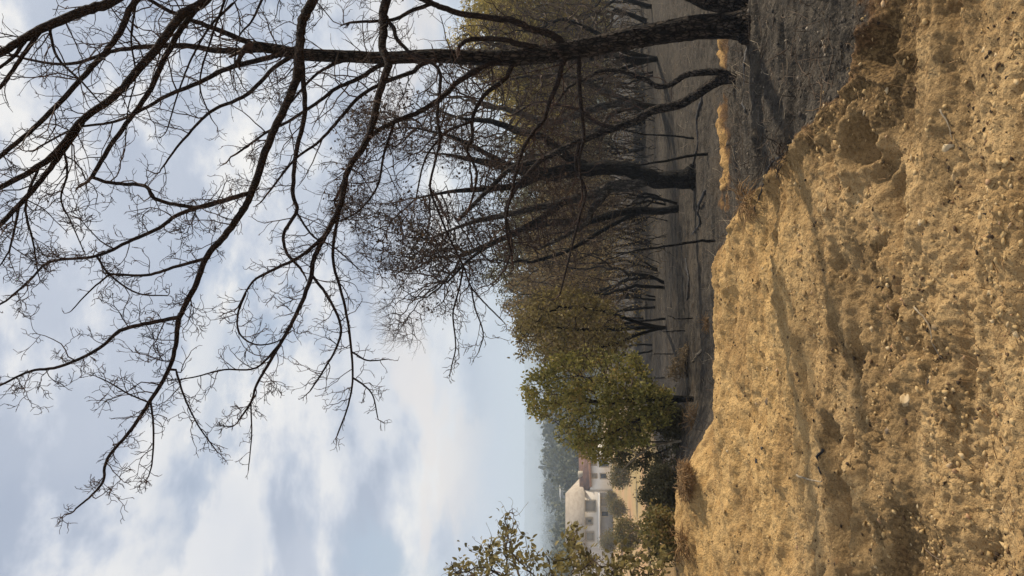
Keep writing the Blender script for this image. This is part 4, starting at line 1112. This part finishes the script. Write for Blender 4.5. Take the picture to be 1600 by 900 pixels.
STN = [(1475, 233, 20, 'palestone', 'flat pale slab lying in the clods below the ash bank'),
       (1535, 88, 17, 'stone', 'rounded tan stone at the upper corner of the ploughed soil'),
       (1308, 78, 14, 'darkstone', 'smooth sooty stone at the edge of the ash'),
       (1328, 12, 11, 'darkstone', 'leaf shaped sooty stone at the top border of the ash'),
       (1310, 165, 8, 'palestone', 'small upright pale stone under the edge of the ash'),
       (1338, 608, 17, 'palestone', 'long pale stone beside the torn trench'),
       (1431, 625, 20, 'stone', 'broad tan stone half buried in the soil beyond the ruts'),
       (1583, 690, 13, 'palestone', 'pale angular stone in the near wheel rut'),
       (1350, 515, 9, 'palestone', 'light grey stone above the torn trench'),
       (1480, 275, 13, 'stone', 'tan lump beside the flat pale slab'),
       (1415, 672, 13, 'darkstone', 'slim grey stone standing on edge in the soil'),
       (1560, 797, 10, 'stone', 'pinkish tan pebble at the near border'),
       (1487, 432, 11, 'stone', 'round tan stone in the middle of the ploughed soil'),
       (1203, 628, 8, 'darkstone', 'dark clod alone on the smooth sandy bank'),
       (1443, 790, 8, 'palestone', 'pale oval stone on smooth soil near the lower edge')]
rng = np.random.default_rng(51)
for x, y, px, mt, lab in STN:
    p = gp(x, y); Dd = float(np.dot(p - CAMP, FWD)); r = px * Dd / F
    v, f = stone_mesh(np.zeros(3), r, rng)
    mb = MB(); mb.add(v + p + np.array([0, 0, -r * .08]), None, f)
    tag(mb.build('stone', MAT[mt], None, smooth=False, origin=p), lab, 'stone')
for x, y, px, lab in ((1186, 720, 7, 'black charcoal lump on the smooth sandy bank'), (1200, 700, 6, 'smaller charcoal lump beside the black one on the sandy bank'), (1210, 726, 5, 'charcoal crumb at the foot of the charcoal lumps'), (1463, 597, 9, 'blackened lump among the stones beyond the ruts')):
    p = gp(x, y); Dd = float(np.dot(p - CAMP, FWD)); r = px * Dd / F
    v, f = stone_mesh(np.zeros(3), r, rng, (1, .6, .55)); mb = MB(); mb.add(v + p + np.array([0, 0, r * .25]), None, f)
    tag(mb.build('charcoal_lump', MAT['charcoal'], None, smooth=False, origin=p), lab, 'charcoal')

def ground_stick(label, pix, w, mat, seed, cat='stick', lift=0.012):
    rng = np.random.default_rng(seed)
    P = []
    for x, y in pix:
        q = gp(x, y); q[2] += lift; P.append(q)
    C = catmull(np.array(P), 5); C[:, 2] = [max(c[2], ground_z(c[0], c[1]) + lift * .5) for c in C]
    r = w * .5 * np.linalg.norm(P[0] - CAMP) / F
    mb = MB(); mb.tube(C + rng.normal(0, r * .3, C.shape), np.linspace(r, r * .5, len(C)), 6)
    tag(mb.build('stick', MAT[mat], None, origin=P[0]), label, cat)
ground_stick('charred forked stick lying by the torn trench', [(1294, 702), (1292, 722), (1290, 742)], 4.5, 'charcoal', 1)
ground_stick('pale thin stick crossing the trench edge', [(1255, 742), (1275, 750), (1298, 752)], 3, 'palewood', 2)
ground_stick('dry pale stalk beside the flat pale slab', [(1470, 172), (1478, 195), (1486, 218)], 2.6, 'palewood', 3)
ground_stick('curved dry stalk lying in the big hollow', [(1315, 812), (1335, 815), (1356, 808)], 2.4, 'palewood', 4)
ground_stick('thin dry root over the stony soil', [(1440, 480), (1468, 505), (1476, 540), (1475, 560)], 2.6, 'palewood', 5)
ground_stick('straight dark twig on the soil at the lower edge', [(1440, 858), (1458, 868), (1478, 875)], 2.2, 'bgtwig', 6)
ground_stick('long charred twig across the grey ash', [(1228, 240), (1205, 262), (1190, 300), (1185, 330)], 3.5, 'charcoal', 7)
ground_stick('dark strip for the oak trunk shadow along the top of the ash bank', [(1165, 70), (1168, 100), (1166, 140), (1172, 175)], 6, 'charcoal', 8)  # dark strip laid where the big oak trunk casts its shadow
ground_stick('thick charred branch fallen on the ash behind the ochre bank', [(1100, 150), (1094, 185), (1092, 225), (1086, 262)], 6, 'charcoal', 11, lift=.03)
ground_stick('charred pole lying across the bare ash left of the curving stem', [(1072, 405), (1078, 440), (1076, 470)], 4, 'charcoal', 12, lift=.02)
ground_stick('crooked burnt bough fallen near the black oak base', [(1104, 300), (1098, 325), (1096, 350), (1084, 366)], 5, 'charcoal', 13, lift=.03)
ground_stick('pale broken stick on the ash by the root tuft', [(1098, 546), (1090, 556), (1084, 566)], 4, 'palewood', 9)

def scatter(name, mat, n, rmin, rmax, seed, zone, smooth=False):
    rng = np.random.default_rng(seed)
    r_ = np.exp(rng.uniform(math.log(1.9), math.log(9.0), n * 3)); th = np.radians(rng.uniform(-27, 27, n * 3))
    X, Y = r_ * np.sin(th), r_ * np.cos(th)
    k = zone(X, Y, rng); X, Y = X[k][:n], Y[k][:n]; n = len(X)
    Z = height(X, Y)
    ico = np.array([[0, 0, 1], [.89, 0, .45], [.28, .85, .45], [-.72, .53, .45], [-.72, -.53, .45], [.28, -.85, .45], [.72, .53, -.45], [-.28, .85, -.45], [-.89, 0, -.45], [-.28, -.85, -.45], [.72, -.53, -.45], [0, 0, -1]])
    fc = np.array([[0, 1, 2], [0, 2, 3], [0, 3, 4], [0, 4, 5], [0, 5, 1], [1, 6, 2], [2, 7, 3], [3, 8, 4], [4, 9, 5], [5, 10, 1], [6, 7, 2], [7, 8, 3], [8, 9, 4], [9, 10, 5], [10, 6, 1], [11, 7, 6], [11, 8, 7], [11, 9, 8], [11, 10, 9], [11, 6, 10]])
    R = rmin * (rmax / rmin) ** (rng.uniform(0, 1, n) ** 3.2)
    v = ico[None] * (1 + rng.normal(0, .36, (n, 12, 1))) * np.stack([rng.uniform(.8, 1.3, n), rng.uniform(.6, 1, n), rng.uniform(.4, .75, n)], 1)[:, None, :]
    a = rng.uniform(0, 6.28, n); ca, sa = np.cos(a)[:, None], np.sin(a)[:, None]
    v = np.stack([v[..., 0] * ca - v[..., 1] * sa, v[..., 0] * sa + v[..., 1] * ca, v[..., 2]], -1) * R[:, None, None]
    v += np.stack([X, Y, Z + R * .05], 1)[:, None, :]
    mb = MB(); mb.add(v.reshape(-1, 3), None, (fc[None] + (np.arange(n) * 12)[:, None, None]).reshape(-1, 3))
    o = mb.build(name, mat, None, smooth); o['kind'] = 'stuff'
    return o
m, gg, out = material('gravel_stones')
rnd = gg.new('ShaderNodeNewGeometry').outputs['Random Per Island']
oc = gg.new('ShaderNodeTexCoord').outputs['Object']
cc = gg.ramp(rnd, [(0.0, (0.20, 0.125, 0.055)), (0.4, (0.36, 0.24, 0.105)), (0.85, (0.44, 0.31, 0.15)), (0.94, (0.52, 0.41, 0.26)), (0.97, (0.36, 0.18, 0.10)), (1.0, (0.12, 0.09, 0.06))])
principled(gg, out, gg.mix(0.35, cc, gg.mix(gg.noise(oc, 60, 4), (0.25, 0.16, 0.07), (0.5, 0.36, 0.18))), 0.9, gg.noise(oc, 120, 4), .5, .004)
scatter('gravel', m, 20000, 0.0018, 0.017, 61, lambda X, Y, r: (burn_mask(X, Y) < .35 + .6 * r.random(len(X)) ** 2) & (r.random(len(X)) < 0.25 + 0.75 * sstep(-.1, .2, fbm(X * 1.5, Y * 2, 63, 4)) * sstep(8, 4, Y)))
m2, gg, out = material('ash_crumbs')
rnd = gg.new('ShaderNodeNewGeometry').outputs['Random Per Island']
principled(gg, out, gg.ramp(rnd, [(0, (0.02, 0.018, 0.017)), (0.5, (0.06, 0.05, 0.042)), (0.85, (0.13, 0.105, 0.08)), (1.0, (0.30, 0.25, 0.19))]), .9)
scatter('rubble', m2, 6500, 0.0025, 0.016, 62, lambda X, Y, r: burn_mask(X, Y) > .6)

m3, gg, out = material('bark_chips')
rnd = gg.new('ShaderNodeNewGeometry').outputs['Random Per Island']
principled(gg, out, gg.ramp(rnd, [(0, (0.018, 0.014, 0.011)), (0.5, (0.06, 0.038, 0.022)), (1.0, (0.14, 0.085, 0.045))]), .9)
scatter('debris', m3, 4200, 0.003, 0.013, 64, lambda X, Y, r: (burn_mask(X, Y) < .8) & (r.random(len(X)) < .2 + .8 * sstep(-.1, .2, fbm(X * 2, Y * 3, 65, 4))))
# litter of burnt stalks over the ash, and dry straws in the soil: too many and too thin to count
def litter(name, mat, n, r0, r1, burnt, lmin, lmax, w0, w1, seed):
    rng = np.random.default_rng(seed)
    r_ = np.exp(rng.uniform(math.log(r0), math.log(r1), n * 3)); th = rng.uniform(-.46, .46, n * 3)
    X, Y = r_ * np.sin(th), r_ * np.cos(th); k = (burn_mask(X, Y) > .5) == burnt
    X, Y = X[k][:n], Y[k][:n]; n = len(X)
    p = np.stack([X, Y, height(X, Y) + .005], 1)
    a = rng.uniform(0, 6.28, n); el = np.where(rng.random(n) < .85, np.abs(rng.normal(0, .2, n)), rng.uniform(.4, 1.4, n))
    d = np.stack([np.cos(a) * np.cos(el), np.sin(a) * np.cos(el), np.sin(el)], 1); l = rng.uniform(lmin, lmax, (n, 1)); w = rng.uniform(w0, w1, n)
    pts = np.stack([p, p + d * l * .5 + rng.normal(0, 1, (n, 3)) * l * .07, p + d * l + rng.normal(0, 1, (n, 3)) * l * .1], 1)
    mb = MB(); mb.tubes(pts, np.stack([w, w, w * .5], 1), 3)
    o = mb.build(name, MAT[mat]); o['kind'] = 'stuff'
litter('litter', 'bgtwig', 3000, 4, 24, True, .04, .22, .0014, .0034, 71)
litter('dry_grass', 'straw', 1400, 2, 9, False, .02, .12, .0007, .0018, 72)
litter('fallen_stalks', 'palewood', 500, 5, 22, True, .06, .3, .0014, .003, 73)

# ------------------------------------------------------------------ houses down the slope
MAT['render'] = plain_mat('cream_render', (0.60, 0.55, 0.48), (0.67, 0.62, 0.55), 0.8, 0.9, 0.05)
MAT['white'] = plain_mat('white_render', (0.80, 0.78, 0.74), (0.86, 0.84, 0.80), 0.9, 0.9, 0.05)
MAT['grey_and_shaded_wall'] = plain_mat('grey_render_and_base_shade', (0.27, 0.26, 0.25), (0.33, 0.32, 0.30), 0.9, 0.9, 0.05)  # plain grey on the far block, painted shade on the ground floor
MAT['frame'] = plain_mat('beige_surround', (0.34, 0.30, 0.23), (0.42, 0.37, 0.29), 2, 0.8, 0.05)
MAT['shutter'] = plain_mat('grey_beige_shutter', (0.22, 0.205, 0.175), (0.27, 0.255, 0.22), 3, 0.7, 0.05, stretch=(.1, .1, 6))
m, gg, out = material('window_glass'); principled(gg, out, (0.02, 0.024, 0.028), 0.12, spec=0.5); MAT['glass'] = m
def tile_mat(name, a, b, sc):
    m, gg, out = material(name)
    oc = gg.new('ShaderNodeTexCoord').outputs['Object']
    w = gg.new('ShaderNodeTexWave', wave_type='BANDS', bands_direction='X'); gg.put(w.inputs[0], oc); w.inputs['Scale'].default_value = sc; w.inputs['Distortion'].default_value = .6
    w2 = gg.new('ShaderNodeTexWave', wave_type='BANDS', bands_direction='Y'); gg.put(w2.inputs[0], oc); w2.inputs['Scale'].default_value = sc * .7
    n = gg.noise(oc, 1.1, 5, .6)
    col = gg.mix(gg.mapr(n, .35, .65), a, b)
    principled(gg, out, col, .85, gg.math('ADD', w.outputs['Fac'], w2.outputs['Fac']), .6, .05)
    return m
MAT['paletile'] = tile_mat('pale_tiles', (0.34, 0.28, 0.215), (0.42, 0.355, 0.28), 2.2)
MAT['redtile'] = tile_mat('terracotta_tiles', (0.11, 0.058, 0.042), (0.17, 0.09, 0.062), 2.2)

HD = 140.0
S = HD / F
def hx(y): return (450.0 - y) * S
def hz(x): return EYE - (x - HOR) * S
HY = HD
def house(name, loc, label, group=None): return thing(name, loc, label, 'house', group)
gz = float(zbase(hx(812), HY)) - .5
hs = house('house', (hx(812), HY, gz), 'large cream house with a pale tiled roof and quoined shuttered windows')
x0, x1 = hx(853), hx(768)
wz = hz(912)
mb = MB(); mb.box((x0, HY, gz), (x1, HY + 9, wz)); mb.build('wall', MAT['render'], hs, False)
# pitched roof with the ridge along the front
ry = HY + 4.5; rzz = wz + 3.0
mb = MB()
rl, rr_, rm = x0 - 1.2, x1 + .3, x1 - 1.5
mb.add([(rl, HY - .45, wz - .12), (rr_, HY - .45, wz - .12), (rr_, HY + 9.45, wz - .12), (rl, HY + 9.45, wz - .12), (rl, HY - .45, wz + .08), (rr_, HY - .45, wz + .08), (rr_, HY + 9.45, wz + .08), (rl, HY + 9.45, wz + .08), (rl, ry, rzz + .2), (rm, ry, rzz + .2)],
       [[0, 1, 5, 4], [1, 2, 6, 5], [2, 3, 7, 6], [4, 5, 9, 8], [6, 7, 8, 9], [3, 2, 1, 0], [0, 4, 7, 3]], [[5, 6, 9], [4, 8, 7]]); mb.build('roof', MAT['paletile'], hs, False)
mb = MB(); mb.box((rl, HY - .56, wz - .16), (rr_, HY - .455, wz - .02)); mb.build('gutter', MAT['frame'], hs, False)
mb = MB(); mb.box((x0 + .02, HY - 1.3, hz(936.5)), (x1 + .05, HY - .003, hz(934.3))); mb.build('ledge', MAT['white'], hs, False)
mb = MB(); mb.box((x0 + .4, HY - .025, gz), (x1 - .05, HY - .003, hz(937))); mb.build('ground_floor_shade_facing', MAT['grey_and_shaded_wall'], hs, False)  # thin grey facing: shade below the ledge put into the colour
def window(parent, y0, y1, xt, xb, Y=HY, proud=.028, fill='shutter', quoin=True):
    a, b, t, bt = hx(y1), hx(y0), hz(xt), hz(xb)
    m1 = MB(); k = .18
    m1.box((a - k, Y - .09, bt - k), (a, Y - proud, t + k)); m1.box((b, Y - .09, bt - k), (b + k, Y - proud, t + k))
    m1.box((a, Y - .09, t), (b, Y - proud, t + k)); m1.box((a, Y - .12, bt - k), (b, Y - proud, bt))
    if quoin:
        n = 5
        for i in range(n):
            z0 = bt + (t - bt) * i / n
            m1.box((a - k - .16, Y - .08, z0), (a - k - .002, Y - proud, z0 + (t - bt) / n * .5)); m1.box((b + k + .002, Y - .08, z0), (b + k + .16, Y - proud, z0 + (t - bt) / n * .5))
    w = m1.build('window', MAT['frame'], parent, False)
    m2 = MB(); m2.box((a, Y - .05, bt), (b, Y - proud - .002, t))
    pn = m2.build('shutter' if fill == 'shutter' else 'pane', MAT[fill], parent, False)
    pn.parent = w
    return w
window(hs, 782, 797, 915, 930); w2 = window(hs, 809, 818, 915.5, 925); window(hs, 831, 843, 916.5, 927)
mb = MB(); mb.box((hx(815), HY - .075, hz(923.5)), (hx(811), HY - .052, hz(919))); pn = mb.build('pane', MAT['glass'], hs, False); pn.parent = w2
window(hs, 778, 789, 938, 948, proud=.028, quoin=False); window(hs, 798, 805, 940, 950, proud=.028, fill='glass', quoin=False)
mb = MB(); mb.tube([(x0 - .05, HY - .06, gz), (x0 - .05, HY - .06, wz - .1)], .06, 6); mb.build('drainpipe', MAT['white'], hs)
# side wing
mb = MB(); mb.box((x0 - 8.5, HY + 1.2, gz), (x0 - .01, HY + 8.2, hz(918))); mb.build('wing_wall', MAT['white'], hs, False)
mb = MB(); mb.prism([(HY + .9, hz(918) - .1), (HY + 4.7, hz(918) + 2.3), (HY + 8.6, hz(918) - .1), (HY + 8.6, hz(918) + .1), (HY + 4.7, hz(918) + 2.55), (HY + .9, hz(918) + .1)], x0 - 9, x0 - .02, lambda a, b, d: (d, a, b)); mb.build('wing_roof', MAT['paletile'], hs, False)
window(hs, 872, 884, 922, 932, Y=HY + 1.2)

g2 = float(zbase(hx(735), HY)) - .5
h2_ = house('house', (hx(735), HY + 2, g2), 'low white house with a terracotta roof beside the cream house')
a, b = hx(767), hx(690); Y2 = HY + 2; e2 = hz(922)
mb = MB(); mb.box((a + .02, Y2, g2), (b, Y2 + 7, e2)); mb.build('wall', MAT['white'], h2_, False)
mb = MB(); mb.prism([(Y2 - .5, e2 - .02), (Y2 + 3.5, e2 + 1.5), (Y2 + 7.4, e2 - .02), (Y2 + 7.4, e2 + .2), (Y2 + 3.5, e2 + 1.75), (Y2 - .5, e2 + .2)], a - .1 + .15, b + .3, lambda p_, q_, d: (d, p_, q_)); rf = mb.build('roof', MAT['redtile'], h2_, False)
mb = MB(); mb.box((hx(742), Y2 + 1.9, e2 + .5), (hx(734), Y2 + 3.0, e2 + 2.0)); c_ = mb.build('chimney', MAT['frame'], h2_, False); c_.parent = rf
MAT['orangetrim'] = plain_mat('orange_eave_tiles', (0.28, 0.15, 0.09), (0.36, 0.2, 0.12), 3)
mb = MB(); mb.box((a + .06, Y2 - .62, e2 - .2), (b + .3, Y2 - .51, e2 + .17)); mb.build('eave', MAT['orangetrim'], h2_, False)
window(h2_, 723.5, 729.5, 925, 932.5, Y=Y2, proud=.003, quoin=False); window(h2_, 744.5, 750, 925, 932.5, Y=Y2, proud=.003, quoin=False)
window(h2_, 722, 732, 938.5, 952, Y=Y2, proud=.003, fill='glass', quoin=False); window(h2_, 744, 751, 939, 948, Y=Y2, proud=.003, fill='glass', quoin=False)

h2_.rotation_euler = (0, 0, 0.55)
# pale block and sheds farther off in the haze
def far_block(label, y0, y1, xt, xb, Dd, mat, roof=None, depth=12, nwin=4):
    s = Dd / F
    X0, X1 = (450 - y1) * s, (450 - y0) * s; zt, zb = EYE - (xt - HOR) * s, float(zbase((X0 + X1) / 2, Dd)) - 1
    root = thing('distant_house', ((X0 + X1) / 2, Dd, zb), label, 'house')
    mb = MB(); mb.box((X0, Dd, zb), (X1, Dd + depth, zt)); mb.build('wall', MAT[mat], root, False)
    rf = MB()
    if roof == 'flat': rf.box((X0 - .2, Dd - .3, zt + .003), (X1 + .2, Dd + depth + .3, zt + .3)); roof = 'render'
    else: rf.prism([(Dd - .5, zt), (Dd + depth / 2, zt + 2.2), (Dd + depth + .5, zt)], X0 - .4, X1 + .4, lambda p_, q_, d: (d, p_, q_))
    rf.build('roof', MAT[roof or 'paletile'], root, False)
    for i in range(nwin):
        xx = X0 + (X1 - X0) * (i + .5) / nwin
        for zz in (zt - 2.4, zt - 5.4):
            if zz > zb + 1:
                mb = MB(); mb.box((xx - .5, Dd - .08, zz), (xx + .5, Dd - .003, zz + 1.3)); mb.build('window', MAT['shutter'], root, False)
    return root
far_block('long pale flat block in the haze above the cream house roof', 747, 785, 877, 890, 260, 'grey_and_shaded_wall', 'flat', 10, 7)
far_block('tan gabled house among the hazy trees above the white house', 742, 757, 893, 908, 260, 'frame', 'paletile', 10, 2)
far_block('tiny white farmhouse in the hazy valley', 820, 828, 868, 874, 700, 'white', 'redtile', 10, 2)

# orchard trees in the yard
pO = wood_tree('orchard_tree', 'round orchard tree in the sandy yard before the white house', 'tree', 107, 4.0, 1.7, 1, 'orchard', 4200, 0.24, natt=300, barkm='greybark', clear=0.22, lsp=.3, twigs=1)
GO = 'young trees in the sandy yard'
put_tree(pO, 994, 746, 0.62, 0, None, 'rusty leafed orchard tree in the sandy yard before the white house', GO)
put_tree(copy_tree(pO), 985, 797, 0.62, 2, None, 'small orchard tree in the yard before the middle of the cream house', GO)
put_tree(copy_tree(pO), 1013, 834, 0.55, 4, None, 'nearest orchard tree in the yard, before the left part of the cream house', GO)
put_tree(copy_tree(pO), 972, 845, 0.8, 5, None, 'green orchard tree close against the cream house wall', GO)
put_tree(copy_tree(pO), 969, 778, 0.55, 1, None, 'lowest orchard tree under the cream house garage windows', GO)

# ------------------------------------------------------------------ distant trees and woods
def far_tree(mbl, mbt, X, Y, H, W, rng, n):
    z = float(zbase(X, Y))
    k = rng.integers(4, 8); cc = []
    for i in range(k):
        cc.append((rng.normal(0, W * .3), rng.normal(0, W * .3), H * rng.uniform(.42, .85), W * rng.uniform(.28, .5)))
    pts = []
    for (cx, cy, cz, r) in cc:
        d = nrm(rng.normal(0, 1, (n // k, 3))) * (r * rng.uniform(.55, 1.08, (n // k, 1)))
        d[:, 2] *= .8
        pts.append(d + np.array([cx, cy, cz]))
    pts = np.concatenate(pts) + np.array([X, Y, z])
    mbl.leaves(pts, max(W * .10, .35), rng, 0.1, .8)
    mbt.tube([(X, Y, z - .3), (X + .1, Y, z + H * .55)], [W * .05, W * .03], 6)
FT = [(682, 846, 290, 12, 13, 'dark rounded tree standing out in the haze left of the green oak crown'), (705, 862, 250, 10, 11, 'hazy tree directly behind the white house roof'), (730, 872, 220, 9, 10, 'tree rising behind the white house chimney'),
      (756, 878, 215, 8, 8, 'leafy tree between the white house and the pale block'), (800, 868, 300, 11, 13, 'broad hazy tree above the cream house ridge'), (835, 872, 270, 10, 11, 'bluish tree above the far end of the cream house roof'), (866, 866, 260, 10, 12, 'hazy tree behind the sapling shoots'), (893, 862, 300, 11, 12, 'hazy tree at the lower border behind the sapling'),
      (770, 852, 430, 12, 15, 'pale blue tree beyond the apartment block'), (655, 850, 380, 12, 13, 'faint tree at the edge of the green oak crown'), (720, 850, 420, 12, 16, 'wide faint tree far behind the white house roof')]
rng = np.random.default_rng(81)
for y, x, Dd, H, W, lab in FT:
    X = (450 - y) / F * Dd
    z = float(zbase(X, Dd)); top = EYE - (x - HOR) / F * Dd
    H2 = max(H * .6, min(H * 2.0, top - z))
    root = thing('distant_tree', (X, Dd, z), lab, 'tree')
    a, b = MB(), MB(); far_tree(a, b, X, Dd, H2, W, rng, 1300)
    b.build('trunk', MAT['greybark'], root); a.build('crown', MAT['far'], root)
a, b = MB(), MB()
rng = np.random.default_rng(82)
for i in range(1900):
    Dd = math.exp(rng.uniform(math.log(185), math.log(2700))); s = rng.uniform(-.6, -.1) if i % 3 else rng.uniform(-.75, .6)
    if Dd < 300 and -0.30 < s < -0.24: continue
    X = s * Dd
    if float(fbm(np.array([X / 90]), np.array([Dd / 90]), 91, 3)[0]) < -.14: continue
    far_tree(a, b, X, Dd, rng.uniform(6, 11) * (1 if Dd < 450 else 1.7), rng.uniform(6, 12) * (1 if Dd < 900 else 2.2), rng, 240 if Dd < 700 else 130)
o = a.build('woods', MAT['far']); o['kind'] = 'stuff'

# ------------------------------------------------------------------ haze
hz_ = MB(); hz_.box((-3700, -3700, -60), (3700, 3700, 75))
m, gg, out = material('haze_air')
pv = gg.new('ShaderNodeVolumePrincipled')
pv.inputs['Color'].default_value = (0.70, 0.83, 1.0, 1); pv.inputs['Density'].default_value = 0.00075; pv.inputs['Anisotropy'].default_value = 0.1
gg.l.new(pv.outputs[0], out.inputs['Volume'])
o = hz_.build('haze', m, None, False); o['kind'] = 'stuff'
for ob in scene.objects:
    if '_loc' in ob.keys(): del ob['_loc']
scene.cycles.max_bounces = 8
scene.cycles.transparent_max_bounces = 8
scene.cycles.volume_bounces = 1
